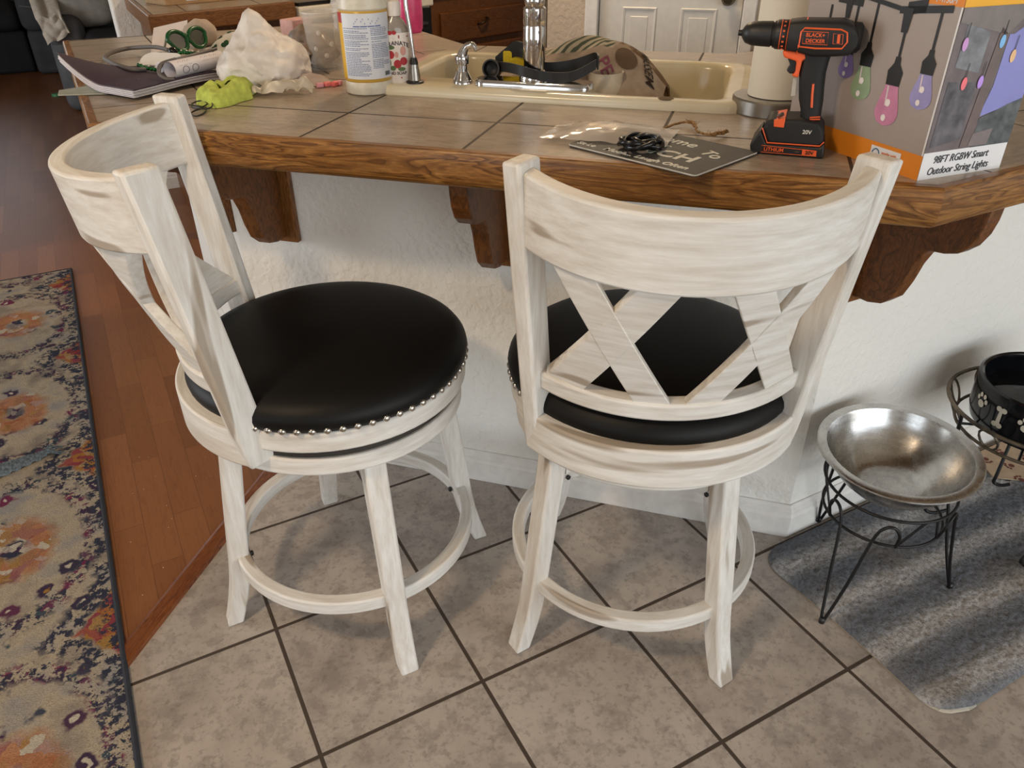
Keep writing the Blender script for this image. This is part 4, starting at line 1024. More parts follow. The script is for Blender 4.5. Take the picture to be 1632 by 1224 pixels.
lime = thing('lime_cloth', 'crumpled lime green cloth on the counter in front of the white bag', 'cloth', (0.195, 0.262, CZ))
LIME = plain('lime_microfibre', (184, 198, 92), 0.95, var=0.12, scale=60, bump=0.5)
def limef(u, v):
    a = 2 * PI * u; r = (0.018 + 0.048 * v); k = 1 + 0.22 * sin(2 * a + 0.6) + 0.12 * sin(5 * a + 1.0)
    x = r * cos(a) * 1.05 * k; y = r * sin(a) * 0.8 * k
    z = 0.034 * math.sqrt(max(0, 1 - (2 * v - 0.75) ** 2 / 1.6)) + 0.007 * noise.noise(Vector((x * 60, y * 60, 3))) + 0.008 * sin(3 * a) * (1 - v)
    if v > 0.99: z = 0.001
    return Vector((x * 0.8 - y * 0.55, x * 0.55 + y * 0.8, max(0.001, z)))
mb = MB(); mb.grid(limef, 56, 16); bmesh.ops.remove_doubles(mb.b, verts=mb.b.verts, dist=1e-5); mb.build('cloth', LIME, lime, smooth=80)
mb = MB()
def limeg(u, v): return Vector((-0.022 + 0.045 * u + 0.006 * sin(5 * v), -0.02 + 0.042 * v, 0.014 + 0.014 * sin(PI * u) * (1 - v * 0.4) + 0.004 * sin(9 * u + 4 * v)))
mb.grid(limeg, 16, 12); mb.build('inner_fold', LIME, lime, smooth=80)

lc = thing('black_cord', 'thin tangled black cord beside the lime cloth', 'cord', (0.125, 0.185, CZ))
P = [(-0.012, 0.062, .002), (0.0, 0.03, .004), (0.012, 0.0, .003), (0.004, -0.03, .002), (-0.014, -0.05, .002), (-0.02, -0.03, .004), (0.0, -0.005, .006), (0.02, 0.02, .008), (0.012, 0.045, .010), (-0.004, 0.04, .008), (-0.01, 0.01, .006), (0.01, -0.02, .007), (0.025, -0.005, .008), (0.03, 0.04, .012)]
mb = MB(); mb.tube(smoothpath(P, 8), 0.0014, 6); mb.build('strand', BLACKP, lc, smooth=60)

# purple folder on a stack of papers
FO = Vector((0.028, 0.352)); uL = (Vector((-0.088, 0.545)) - FO); vR = Vector((0.205, 0.130))
def fold(u, v, lift=0.0, su=1.0):
    p = FO + uL * u * su + vR * v
    z = 0.004 + lift + 0.062 * max(0, u - 0.45) ** 1.6 * 2.2 * (1 - v) ** 2 + 0.004 * sin(3.2 * v + 3 * u) * (0.3 + v)
    return Vector((p.x, p.y, CZ + z))
fo = thing('purple_folder', 'dark purple folder curling over the left counter edge', 'folder', (FO.x, FO.y, CZ))
PUR = plain('purple_card', (58, 42, 62), 0.55, var=0.05)
mb = MB(); mb.grid(lambda u, v: fold(u * 1.03 - 0.01, v * 1.03 - 0.01, 0.016), 24, 20, 0.0012); mb.build('cover', PUR, fo, world=True, smooth=60)
mb = MB(); mb.poly([fold(0.28 + 0.05 * a, 0.28 + b * 0.05, 0.0178) for a, b in ((0, 0), (1, 0.3), (2.6, 0.8), (1.2, 0.1))]); mb.build('scuff', plain('folder_scuff', (112, 98, 112), 0.6), fo, world=True, recalc=False)
pa = thing('paper_stack', 'fanned white papers under the purple folder', 'papers', (FO.x, FO.y, CZ))
PAPER = plain('white_paper', (226, 222, 228), 0.7, var=0.02)
for k in range(7):
    mb = MB(); mb.grid(lambda u, v: fold(u + 0.006 * (k % 3) - 0.015, v - 0.022 + 0.007 * (k % 2), 0.0022 + 0.0019 * k), 20, 12, 0.0011); mb.build('sheet', PAPER, pa, world=True, smooth=60)
gf = thing('grey_clipboard', 'grey board poking out past the counter edge below the papers', 'clipboard', (-0.06, 0.50, CZ))
mb = MB(); mb.prism([(-0.112, 0.478), (-0.108, 0.532), (0.06, 0.60), (0.10, 0.50), (-0.02, 0.44)], 0.9012, 0.9036); mb.build('board', plain('pale_grey_board', (176, 178, 166), 0.6), gf, world=True, bevel=0.001)

# grey gooseneck cable with a black ball tip
gc = thing('grey_cable', 'thick grey cable looping over the papers with a black ball tip', 'cable', (0.03, 0.62, CZ))
P = [(0.075, 0.56, .925), (0.045, 0.56, .929), (0.015, 0.66, .930), (0.008, 0.80, .922), (0.030, 0.93, .915), (0.07, 1.00, .913), (0.105, 0.97, .918), (0.135, 0.86, .930), (0.152, 0.74, .937)]
mb = MB(); mb.tube(smoothpath(P, 7), 0.0052, 10); mb.build('sleeve', plain('grey_sleeve', (104, 98, 96), 0.5), gc, world=True, smooth=60)
mb = MB(); mb.lathe([(0, -0.011), (0.008, -0.008), (0.0115, 0), (0.008, 0.008), (0, 0.011)], 16, c=(0.157, 0.705, .938)); mb.build('ball_tip', plain('gloss_black', (14, 14, 16), 0.15), gc, world=True, smooth=60)
rp = thing('rolled_leaflet', 'rolled white printed leaflet in a grey cable loop on the purple folder', 'leaflet', (0.16, 0.50, CZ))
A0 = Vector((0.112, 0.425, .940)); A1 = Vector((0.235, 0.520, .940)); ax = (A1 - A0).normalized()
mb = MB(); mb.tube([A0, A1], 0.0175, 24, cap=False); mb.build('paper_roll', PAPER, rp, world=True, smooth=60)
mb = MB(); mb.tube([A0 + Vector((-0.016, 0.026, 0.004)), A1 + Vector((-0.016, 0.026, 0.004))], 0.011, 16); mb.build('paper_roll', PAPER, rp, world=True, smooth=60)
INK = plain('leaflet_ink', (52, 50, 54), 0.6); side = ax.cross(Zv).normalized()
def onroll(s, a, r=0.0178): return A0 + ax * s + (side * cos(a) + Zv * sin(a)) * r
mb = MB()
for k in range(9):
    if k in (3, 4): continue
    for j in range(3):
        s = 0.016 + k * 0.0135; a0_ = 0.95 + 0.07 * (j % 2); mb.poly([onroll(s + j * .0034, 0.42), onroll(s + j * .0034 + 0.0012, 0.42), onroll(s + j * .0034 + 0.0012, 0.98 + 0.1 * (j % 2)), onroll(s + j * .0034, 0.98 + .1 * (j % 2))])
mb.build('printed_lines', INK, rp, world=True, recalc=False)
for s in (0.030, 0.058):
    mb = MB(); mb.tube([onroll(s + 0.009 * cos(2 * PI * k / 18), -0.1 + 0.42 * sin(2 * PI * k / 18), 0.0179) for k in range(18)], 0.0005, 4, True); mb.build('printed_circle', INK, rp, world=True)
mb = MB(); mb.tube(smoothpath([A0 + Vector((0.02, 0.03, 0.016)), A0 + Vector((-0.012, 0.02, 0.010)), A0 + Vector((-0.022, 0.0, -0.004)), A0 + Vector((-0.012, -0.012, -0.014)), A0 + Vector((0.004, -0.014, -0.016))], 6), 0.0045, 8); mb.tube([A0 + Vector((0.02, 0.03, 0.016)), A1 + Vector((0.0, 0.03, 0.018))], 0.0035, 8)
mb.build('cable_loop', plain('grey_sleeve', (104, 98, 96), 0.5), rp, world=True, smooth=60)

gl = thing('novelty_glasses', 'green plastic party glasses lying on the cluttered counter', 'glasses', (0.265, 0.90, CZ))
GRN = plain('green_plastic', (22, 84, 44), 0.25); LENS = clear('dark_lens', (24, 46, 36), 0.05, 0.85)
G0 = Vector((0.165, 0.80, CZ + 0.046)); gx = Vector((0.80, 0.60, 0)).normalized(); gy = (Zv * 0.82 + Vector((-0.3, 0.5, 0)) * 0.6).normalized()
for s in (0, 1):
    c = G0 + gx * (0.028 + 0.068 * s); out = [c + gx * (0.030 * cos(2 * PI * k / 28) * (1.05 if sin(2 * PI * k / 28) > 0 else 0.9)) + gy * (0.024 * sin(2 * PI * k / 28) + 0.003 * cos(2 * PI * k / 28) * (1 if s else -1)) for k in range(28)]
    mb = MB(); mb.tube(out, 0.0052, 8, True); mb.build('rim', GRN, gl, world=True, smooth=60)
    mb = MB(); mb.poly(out); mb.build('lens', LENS, gl, world=True)
mb = MB(); mb.tube(smoothpath([G0 + gx * 0.055 + gy * 0.004, G0 + gx * 0.062 + gy * 0.012, G0 + gx * 0.069 + gy * 0.004], 5), 0.004, 8); mb.build('bridge', GRN, gl, world=True, smooth=60)
for s in (-0.004, 0.128):
    mb = MB(); mb.tube([G0 + gx * s + gy * 0.012, G0 + gx * (s * 1.02) + Vector((0.0, 0.11, -0.022))], 0.003, 6); mb.build('temple', GRN, gl, world=True)
bd = thing('bead_necklace', 'string of shiny green beads around the white card', 'necklace', (0.13, 0.65, CZ))
BEAD = plain('metallic_green', (30, 104, 52), 0.2, 0.6); BEADW = plain('pearl_white', (220, 226, 216), 0.3)
path = smoothpath([(0.155, 0.735, .906), (0.125, 0.765, .906), (0.092, 0.735, .906), (0.070, 0.655, .922), (0.075, 0.585, .926), (0.100, 0.535, .926), (0.135, 0.515, .927), (0.165, 0.545, .926)], 9) + smoothpath([(0.145, 0.765, .912), (0.175, 0.745, .928), (0.195, 0.70, .932), (0.220, 0.675, .930), (0.245, 0.66, .922), (0.252, 0.70, .915), (0.215, 0.745, .920)], 8)
me0 = None; last = None; cnt = 0
for p in path:
    if last is not None and (p - last).length < 0.0085: continue
    last = p.copy()
    if me0 is None:
        mb = MB(); mb.lathe([(0, -0.0048), (0.0034, -0.0034), (0.0048, 0), (0.0034, 0.0034), (0, 0.0048)], 10); o = mb.build('bead', BEAD, bd, smooth=60); me0 = o
        mb = MB(); mb.lathe([(0, -0.003), (0.003, 0), (0, 0.003)], 8); w0 = mb.build('pearl', BEADW, bd, smooth=60); w0.matrix_basis = Matrix.Translation(p - Vector((0.13, 0.65, CZ)) + Vector((0.003, -0.003, 0.005)))
    else:
        o = me0.copy(); COL.objects.link(o); o.parent = bd
        if cnt % 2 == 0 and cnt < 60:
            w1 = w0.copy(); COL.objects.link(w1); w1.parent = bd; w1.matrix_basis = Matrix.Translation(p - Vector((0.13, 0.65, CZ)) + Vector((0.002, -0.004, 0.005)))
    o.matrix_basis = Matrix.Translation(p - Vector((0.13, 0.65, CZ))); cnt += 1
wt = thing('white_card', 'rounded white card ringed by green beads beside the grey cable', 'card', (0.12, 0.63, CZ))
mb = MB(); P = [(x, y) for x, y in rrect(-0.052, 0.052, -0.024, 0.024, 0.0235)]
M_ = Matrix.Translation((0.120, 0.645, 0.930)) @ Matrix.Rotation(-0.75, 4, 'Z') @ Matrix.Rotation(0.45, 4, 'X')
mb.rings([[M_ @ Vector((x, y, 0)) for x, y in P], [M_ @ Vector((x, y, 0.003)) for x, y in P]]); mb.build('card', plain('bright_card', (240, 240, 240), 0.5, var=0.01), wt, world=True)
sq = thing('white_square', 'square sheet of white paper propped behind the green glasses', 'paper', (0.20, 1.02, CZ))
mb = MB(); mb.grid(lambda u, v: Vector((0.128 + 0.095 * u + 0.03 * v, 1.02 + 0.02 * u + 0.03 * v - 0.06 * (1 - v), CZ + 0.004 + 0.050 * v + 0.012 * u * v)), 4, 4, 0.0008); mb.build('sheet', PAPER, sq, world=True)
tn = thing('beige_pouch', 'rounded beige pouch behind the green glasses', 'pouch', (0.275, 1.03, CZ))
bm_ = bmesh.new(); bmesh.ops.create_icosphere(bm_, subdivisions=3, radius=1.0)
for vx in bm_.verts:
    d = vx.co; vx.co = (d.x * 0.046, d.y * 0.030, max(0, d.z * 0.038 + 0.034 + 0.006 * noise.noise(d * 2)))
mb = MB(); mb.b.free(); mb.b = bm_; mb.build('fabric', plain('beige_fabric', (184, 168, 152), 0.9), tn, smooth=60)
bn = thing('shamrock_bandana', 'crumpled white cloth printed with dark green leaves beside the white bag', 'cloth', (0.30, 0.80, CZ))
def bnf(u, v): 
    x = -0.07 + 0.16 * u; y = -0.06 + 0.13 * v; return Vector((x, y, 0.004 + 0.055 * math.exp(-((u - .55) ** 2 * 6 + (v - .5) ** 2 * 5)) + 0.010 * noise.noise(Vector((u * 4, v * 4, 8)))))
mb = MB(); mb.grid(bnf, 26, 22); mb.build('cloth', plain('white_cotton', (214, 208, 196), 0.9), bn, smooth=70)
LEAF = plain('shamrock_print', (24, 66, 36), 0.9)
for k, (u, v) in enumerate(((.2, .3), (.4, .22), (.62, .3), (.35, .48), (.55, .52), (.75, .5), (.5, .75), (.7, .72), (.85, .3), (.28, .7))):
    mb = MB()
    for j in range(3):
        a = j * 2.1 + k; cu, cv = u + 0.035 * cos(a), v + 0.035 * sin(a)
        mb.poly([bnf(cu + 0.04 * cos(2 * PI * q_ / 10), cv + 0.045 * sin(2 * PI * q_ / 10)) + Zv * 0.0012 for q_ in range(10)])
    mb.build('leaf_print', LEAF, bn, recalc=False)

# ---------------------------------------------------------------- paper towels, drill, box, sign
pt = thing('paper_towel_holder', 'paper towel stand with a heavy round brushed steel base behind the drill', 'paper towel holder', (1.083, -0.368, CZ))
mb = MB(); mb.lathe([(0, 0), (0.078, 0), (0.079, 0.002), (0.079, 0.025), (0.077, 0.028), (0, 0.029)], 56); mb.build('base', BRUSHED, pt, smooth=20)
mb = MB(); mb.lathe([(0, 0.029), (0.006, 0.029), (0.006, 0.335), (0.009, 0.34), (0.009, 0.35), (0, 0.353)], 16); mb.build('rod', BRUSHED, pt, smooth=40)
pr = thing('paper_towel_roll', 'white paper towel roll standing on its steel holder', 'paper towels', (1.083, -0.368, CZ + 0.0295))
t = NT('paper_towel'); nn_ = t.noise(t.coord(), 90, 3); t.bump(nn_, 0.35, 0.002); PT = t.done(rgb(232, 224, 208), 0.9, 0, 0.1)
mb = MB(); mb.lathe([(0.02, 0), (0.052, 0), (0.0525, 0.002), (0.0525, 0.276), (0.052, 0.278), (0.02, 0.278)], 56); mb.loop = None; mb.build('sheets', PT, pr, smooth=40)
mb = MB(); mb.lathe([(0.0205, 0.278), (0.0185, 0.278), (0.0185, 0.0), (0.0205, 0.0)], 24); mb.build('core', plain('kraft_tube', (150, 118, 84), 0.8), pr, smooth=40)

# drill: local x along the tool (chuck at -x), y away from the viewer, z up
DO = Vector((0.878, -0.614, CZ)) + Vector((0.749, 0.663, 0)) * 0.033 - Vector((0.663, -0.749, 0)) * 0.005
dr = thing('cordless_drill', 'black and orange cordless drill standing on its battery beside the light box', 'drill', tuple(DO), math.atan2(-0.749, 0.663))
DBLK = plain('drill_black', (30, 30, 31), 0.45); DORG = plain('drill_orange', (236, 98, 48), 0.45, var=0.03); SOFT = plain('drill_soft_grip', (24, 24, 25), 0.65)
dz = -CZ
def dpoly(name, pts, hw, mat, parent=dr, bevel=0.003, y0=None):
    mb = MB(); mb.extrude([(x, -hw, z + dz) for x, z in pts], (0, 2 * hw, 0)); return mb.build(name, mat, parent, bevel=bevel, seg=3, smooth=35)
RX = Matrix.Rotation(PI / 2, 3, 'Y')
def dl(name, prof, mat, parent=dr, z=1.0693, seg=32):   # lathe about the x axis: (radius, x)
    mb = MB(); mb.lathe(prof, seg, c=(0, 0, z + dz), M=RX); return mb.build(name, mat, parent, smooth=40)
ch = dl('chuck', [(0, -0.103), (0.004, -0.103), (0.0045, -0.0975), (0.0085, -0.0955), (0.0135, -0.0915), (0.0165, -0.083), (0.0175, -0.070), (0.018, -0.0545), (0.0165, -0.0535), (0.0165, -0.0515), (0.0185, -0.051), (0.0185, -0.0485), (0, -0.0485)], DBLK)
dl('torque_collar', [(0, -0.0485), (0.0195, -0.0485), (0.0205, -0.046), (0.0208, -0.030), (0.020, -0.0275), (0, -0.0275)], DBLK)
for xx in (-0.0415, -0.0315): dl('collar_line', [(0.0209, xx), (0.0211, xx + 0.0003), (0.0211, xx + 0.0009), (0.0209, xx + 0.0012)], DORG)
for k in range(7):
    a = PI + 0.0 + (k - 3) * 0.36; mb = MB(); mb.box((-0.0365, 0.0209 * -cos((k - 3) * .36), 1.0693 + dz + 0.0209 * sin((k - 3) * .36)), (0.003, 0.0006, 0.0024)); mb.build('torque_mark', DORG, dr)
body = [(-0.030, 1.0895), (-0.013, 1.092), (0.043, 1.0932), (0.056, 1.089), (0.064, 1.079), (0.067, 1.0693), (0.0665, 1.058), (0.058, 1.047), (0.031, 1.044), (0.008, 1.043), (-0.013, 1.048), (-0.030, 1.050)]
R = []
for yy, k in ((-0.027, 0.80), (-0.0245, 0.92), (-0.018, 1.0), (0.018, 1.0), (0.0245, 0.92), (0.027, 0.80)):
    R.append([(0.018 + (x - 0.018) * (0.94 + 0.06 * k), yy, 1.0693 + (z - 1.0693) * k + dz) for x, z in body])
mb = MB(); mb.rings(R); mb.build('motor_housing', DBLK, dr, smooth=50)
mb = MB(); mb.lathe([(0, 0.0), (0.021, 0.0), (0.0205, 0.008), (0.016, 0.012), (0, 0.013)], 28, c=(0.060, 0, 1.0693 + dz), M=RX); mb.build('rear_cap', SOFT, dr, smooth=40)
# handle, swept with a rounded section
hs0 = [(-0.0085, 0.036, 1.048, .0205), (-0.005, 0.0335, 1.035, .0190), (-0.006, 0.0325, 1.020, .0185), (-0.003, 0.034, 1.000, .0185), (0.0005, 0.0365, 0.980, .0180), (0.006, 0.037, 0.965, .0178), (0.007, 0.038, 0.950, .0195)]
R = []
for xa, xb, z, hw in hs0: R.append([((xa + xb) / 2 + (xb - xa) / 2 * math.copysign(abs(cos(2 * PI * k / 24)) ** 0.7, cos(2 * PI * k / 24)), hw * math.copysign(abs(sin(2 * PI * k / 24)) ** 0.7, sin(2 * PI * k / 24)), z + dz) for k in range(24)])
mb = MB(); mb.rings(R); mb.build('handle', SOFT, dr, smooth=60)
dpoly('trigger_guard', [(-0.0345, 1.049), (-0.012, 1.0495), (0.006, 1.047), (0.004, 1.040), (-0.004, 1.037), (-0.0055, 1.012), (-0.016, 1.0150), (-0.0112, 1.0192), (-0.012, 1.0355), (-0.031, 1.040)], 0.0165, DORG, bevel=0.003)
dpoly('trigger', [(-0.0255, 1.0375), (-0.0205, 1.029), (-0.0245, 1.021), (-0.0185, 1.0160), (-0.0100, 1.018), (-0.0105, 1.037)], 0.0085, DBLK, bevel=0.002)
dpoly('foot', [(-0.044, 0.939), (-0.038, 0.953), (0.006, 0.956), (0.037, 0.953), (0.045, 0.943), (0.049, 0.926), (0.044, 0.9175), (-0.034, 0.9165)], 0.0325, SOFT, bevel=0.005)
bt = dpoly('battery', [(-0.0565, 0.9003), (-0.0595, 0.914), (-0.0465, 0.937), (-0.035, 0.9165), (0.0445, 0.9175), (0.0495, 0.925), (0.053, 0.9035), (0.049, 0.9003)], 0.0345, DBLK, bevel=0.004)
yf = -0.0350
def plate(name, pts, y, mat, parent=dr, th_=0.0006):
    mb = MB(); mb.extrude([(x, y, z + dz) for x, z in pts], (0, -th_, 0)); return mb.build(name, mat, parent)
def outline(name, pts, y, r, mat, parent=dr):
    mb = MB(); mb.tube([(x, y, z + dz) for x, z in pts], r, 6, True); return mb.build(name, mat, parent)
mb = MB(); mb.tube([(x, -0.0330, z + dz) for x, z in ((-0.0445, 0.940), (-0.034, 0.9185), (0.0435, 0.9195), (0.0485, 0.926))], 0.0011, 6); mb.build('foot_stripe', DORG, dr)
dpoly('bit_holder', [(-0.0295, 0.9530), (-0.013, 0.957), (-0.0132, 0.9425), (-0.0282, 0.9430)], 0.0333, DORG, bevel=0.001)
mb = MB(); mb.tube([(-0.024, -0.026, 0.957 + dz), (-0.018, -0.031, 0.9625 + dz)], 0.0032, 6); mb.build('screwdriver_bit', BRUSHED, dr)
outline('label_frame', [(-0.0415, 0.9142), (0.0405, 0.9122), (0.0415, 0.9043), (-0.0408, 0.9040)], yf, 0.0005, DORG)
plate('label_patch', [(0.0195, 0.9136), (0.0404, 0.9125), (0.0412, 0.9045), (0.0200, 0.9043)], yf, DORG)
def dtext(body, x, z, size, mat, y, sx=1.0, name='lettering'):
    return text(body, name, mat, dr, frame((x, y, z + dz), (1, 0, 0), (0, 0, 1)), size, sx=sx, ext=0.0003, bold=size * 0.02)
dtext('LITHIUM', -0.0225, 0.9090, 0.0078, DORG, yf - 0.0003, 1.0)
dtext('20V', 0.0305, 0.9085, 0.0076, DBLK, yf - 0.0011)
dtext('1.5AH', 0.0120, 0.9085, 0.0032, plain('dim_grey_print', (110, 84, 76), 0.6), yf - 0.0003)
dtext('20V', 0.0215, 0.9385, 0.0082, plain('white_print', (214, 208, 200), 0.6), -0.0331)
outline('housing_trim', [(-0.0125, 1.0575), (-0.0125, 1.077), (-0.0085, 1.0825), (0.041, 1.0822), (0.050, 1.0785), (0.0525, 1.066), (0.047, 1.0572), (0.011, 1.0560)], -0.0268, 0.0013, DORG)
mb = MB(); mb.tube([(-0.0098, -0.0262, 1.0815 + dz), (-0.0078, -0.022, 1.0885 + dz), (-0.0068, -0.012, 1.0925 + dz), (-0.0068, 0.012, 1.0925 + dz)], 0.0011, 6); mb.tube([(-0.0125, -0.0265, 1.060 + dz), (-0.0135, -0.025, 1.052 + dz), (-0.013, -0.018, 1.047 + dz)], 0.0016, 6); mb.build('housing_seam', DORG, dr)
outline('badge_frame', [(-0.0098, 1.0780), (0.0248, 1.0778), (0.0262, 1.0612), (-0.0080, 1.0618)], -0.0271, 0.0005, DORG)
dtext('BLACK+', 0.0080, 1.0735, 0.0072, DORG, -0.0272); dtext('DECKER', 0.0088, 1.0657, 0.0072, DORG, -0.0272)
plate('vent_window', [(0.0320, 1.0765), (0.0450, 1.0760), (0.0465, 1.0630), (0.0335, 1.0632)], -0.0268, DBLK)
outline('vent_frame', [(0.0320, 1.0765), (0.0450, 1.0760), (0.0465, 1.0630), (0.0335, 1.0632)], -0.0272, 0.0006, DORG)
plate('vent_rib', [(0.0375, 1.0758), (0.0415, 1.0757), (0.0425, 1.0638), (0.0385, 1.0640)], -0.0275, DORG)
mb = MB(); mb.tube([(0.0175, -0.0182, 1.006 + dz), (0.0190, -0.0183, 0.990 + dz), (0.0215, -0.0180, 0.972 + dz)], 0.0018, 8); mb.build('grip_stripe', DORG, dr)
outline('clip_slot', [(0.0215, 0.9575), (0.0360, 0.9595), (0.0365, 0.9560), (0.0222, 0.9545)], -0.0195, 0.0011, DORG)
plate('rating_sticker', [(-0.0128, 1.0095), (-0.0075, 1.0100), (-0.0055, 0.985), (-0.0115, 0.984)], -0.004, plain('sticker_grey', (190, 184, 174), 0.6))

# light-string carton
BXo = Vector((0.941, -0.791, CZ)); bxa = math.atan2(-0.809 + 0.791, 1.097 - 0.941)
bx = thing('string_light_box', 'carton of outdoor string lights printed with coloured bulbs', 'box', tuple(BXo), bxa)
# local: right face on y = 0 (x 0..W), left face on x = 0 (y 0..D), both seen from outside
BW, BD, BH = 0.160, 0.285, 0.30
GREYC = plain('box_grey', (170, 158, 152), 0.3, var=0.01); ORGC = plain('box_orange', (232, 140, 40), 0.32, var=0.01); WHC = plain('box_white', (232, 232, 234), 0.32, var=0.01); YELC = plain('box_amber', (240, 176, 40), 0.32, var=0.01)
mb = MB(); mb.span((0, 0, 0), (BW, BD, BH)); mb.build('carton', GREYC, bx, bevel=0.0012)
BLKC = plain('print_black', (34, 33, 33), 0.35)
E0 = 0.0004
def LF(s, z, k=1): return Vector((-E0 * k, s, z))          # s runs from the near corner to the far (left) edge
def RF(s, z, k=1): return Vector((s, -E0 * k, z))
def face(name, F, pts, mat, k=1):
    mb = MB(); mb.poly([F(x, z, k) for x, z in pts]); return mb.build(name, mat, bx, recalc=False)
face('orange_band', LF, [(0.0, 0.0), (BD, 0.0), (BD, 0.034), (0.0, 0.034)], ORGC)
face('orange_band', LF, [(0.0, 0.222), (0.06, 0.222), (0.06, BH), (0.0, BH)], ORGC)
face('white_edge', LF, [(0.0, 0.034), (0.0028, 0.034), (0.0028, 0.222), (0.0, 0.222)], WHC, 2)
text('F-1/30M', 'lettering', WHC, bx, frame((-0.0008, 0.028, 0.2285), (0, -1, 0), (0, 0, 1)), 0.011, sx=0.9)
face('logo_patch', LF, [(0.037, 0.006), (0.094, 0.006), (0.094, 0.0285), (0.037, 0.0285)], WHC, 2)
mb = MB(); mb.tube([LF(0.0835 + 0.0068 * cos(2 * PI * k / 24), 0.0172 + 0.0075 * sin(2 * PI * k / 24), 3) for k in range(24)], 0.0009, 6, True); mb.build('logo_ring', plain('logo_blue', (70, 110, 140), 0.4), bx)
text('works with', 'lettering', plain('logo_orange', (230, 140, 90), 0.4), bx, frame((-0.0014, 0.058, 0.0215), (0, -1, 0), (0, 0, 1)), 0.0062)
text('amazon', 'lettering', plain('logo_grey', (96, 92, 92), 0.4), bx, frame((-0.0014, 0.056, 0.0128), (0, -1, 0), (0, 0, 1)), 0.0115)
# printed cable and bulbs
def bulbprint(s, ztop, zb0, zb1, wid, mat, lean=0.0):
    """lamp print: cable drop, black socket, coloured bulb"""
    h = zb0 - zb1; w = wid / 2
    P = []
    for k in range(15):
        a = k / 14; P.append((w * (0.52 + 0.48 * sin(min(1.0, a * 1.25) * PI / 2) ** 1.3) * (1.0 if a < 0.62 else math.sqrt(max(0, 1 - ((a - 0.62) / 0.38) ** 2))), zb0 - h * a))
    out = [(s + lean * (zb0 - z) + x, z) for x, z in P] + [(s + lean * (zb0 - z) - x, z) for x, z in P[::-1][1:]]
    face('printed_bulb', LF, out, mat, 2)
    sk0 = zb0 + h * 0.52
    face('printed_socket', LF, [(s - w * .55, zb0), (s - w * .58, zb0 + h * .2), (s - w * .62, zb0 + h * .33), (s - w * .25, sk0), (s - w * .2, sk0 + h * .16), (s + w * .2, sk0 + h * .16), (s + w * .25, sk0), (s + w * .62, zb0 + h * .33), (s + w * .58, zb0 + h * .2), (s + w * .55, zb0)], BLKC, 3)
    face('printed_drop', LF, [(s - 0.0022, sk0), (s - 0.0022, ztop), (s + 0.0022, ztop), (s + 0.0022, sk0)], BLKC, 2)
    face('printed_glint', LF, [(s + w * .34, zb0 - h * .02), (s + w * .26, zb0 - h * .5), (s + w * .14, zb0 - h * .5), (s + w * .20, zb0 - h * .02)], plain('bulb_glint', (226, 210, 216), 0.35), 3)
    face('printed_filament', LF, [(s + lean * h * .4 + w * .22 * cos(2 * PI * k / 10), zb0 - h * .42 + w * .24 * sin(2 * PI * k / 10)) for k in range(10)], plain('bulb_glow', (244, 234, 232), 0.35), 4)
    face('printed_filament', LF, [(s + w * .1 + w * .20 * cos(2 * PI * k / 10), zb0 - h * .80 + w * .22 * sin(2 * PI * k / 10)) for k in range(10)], plain('bulb_glow', (244, 234, 232), 0.35), 4)
bulbprint(0.083, 0.205, 0.114, 0.058, 0.044, plain('bulb_pink', (210, 138, 172), 0.35))
bulbprint(0.030, 0.216, 0.137, 0.091, 0.038, plain('bulb_blue', (158, 152, 204), 0.35))
bulbprint(0.141, 0.220, 0.131, 0.083, 0.040, plain('bulb_green', (150, 172, 138), 0.35))
bulbprint(0.178, 0.215, 0.142, 0.108, 0.032, plain('bulb_violet', (138, 118, 178), 0.35))
bulbprint(0.232, 0.205, 0.112, 0.062, 0.036, plain('bulb_rose', (176, 132, 136), 0.35))
for s0, z0, s1, z1, w_ in ((0.014, 0.219, 0.10, 0.210, 0.009), (0.056, 0.219, 0.088, 0.213, 0.016), (0.10, 0.212, 0.19, 0.224, 0.006), (0.17, 0.213, 0.22, 0.215, 0.011), (0.20, 0.216, 0.285, 0.226, 0.006)):
    face('printed_cable', LF, [(s0, z0 - w_ / 2), (s1, z1 - w_ / 2), (s1, z1 + w_ / 2), (s0, z0 + w_ / 2)], BLKC, 3)
face('printed_tee', LF, [(0.076, 0.214), (0.079, 0.183), (0.090, 0.183), (0.093, 0.214)], BLKC, 4)
face('printed_tee', LF, [(0.190, 0.214), (0.192, 0.190), (0.200, 0.190), (0.203, 0.214)], BLKC, 4)
# right face: dusk photo, caption strip, amber band
face('caption_strip', RF, [(0.0, 0.0), (BW, 0.0), (BW, 0.038), (0.0, 0.038)], WHC)
face('amber_band', RF, [(0.0, 0.222), (BW, 0.222), (BW, BH), (0.0, BH)], YELC)
face('photo_porch', RF, [(0.0, 0.038), (BW, 0.038), (BW, 0.222), (0.0, 0.222)], plain('photo_grey', (112, 102, 104), 0.3, var=0.12, scale=30))
face('photo_sky', RF, [(0.083, 0.080), (0.118, 0.088), (BW, 0.100), (BW, 0.216), (0.104, 0.186), (0.096, 0.186), (0.094, 0.12)], plain('photo_sky', (140, 142, 206), 0.3, var=0.05, scale=8), 2)
face('photo_hills', RF, [(0.085, 0.038), (BW, 0.038), (BW, 0.100), (0.135, 0.094), (0.118, 0.088), (0.084, 0.078)], plain('photo_hills', (84, 90, 92), 0.3, var=0.25, scale=60), 3)
face('photo_window', RF, [(0.012, 0.150), (0.058, 0.140), (0.060, 0.190), (0.016, 0.205)], plain('photo_glass', (124, 126, 132), 0.3, var=0.2, scale=40), 2)
face('photo_window', RF, [(0.006, 0.045), (0.060, 0.052), (0.060, 0.128), (0.008, 0.132)], plain('photo_glass_low', (92, 90, 96), 0.3, var=0.3, scale=40), 2)
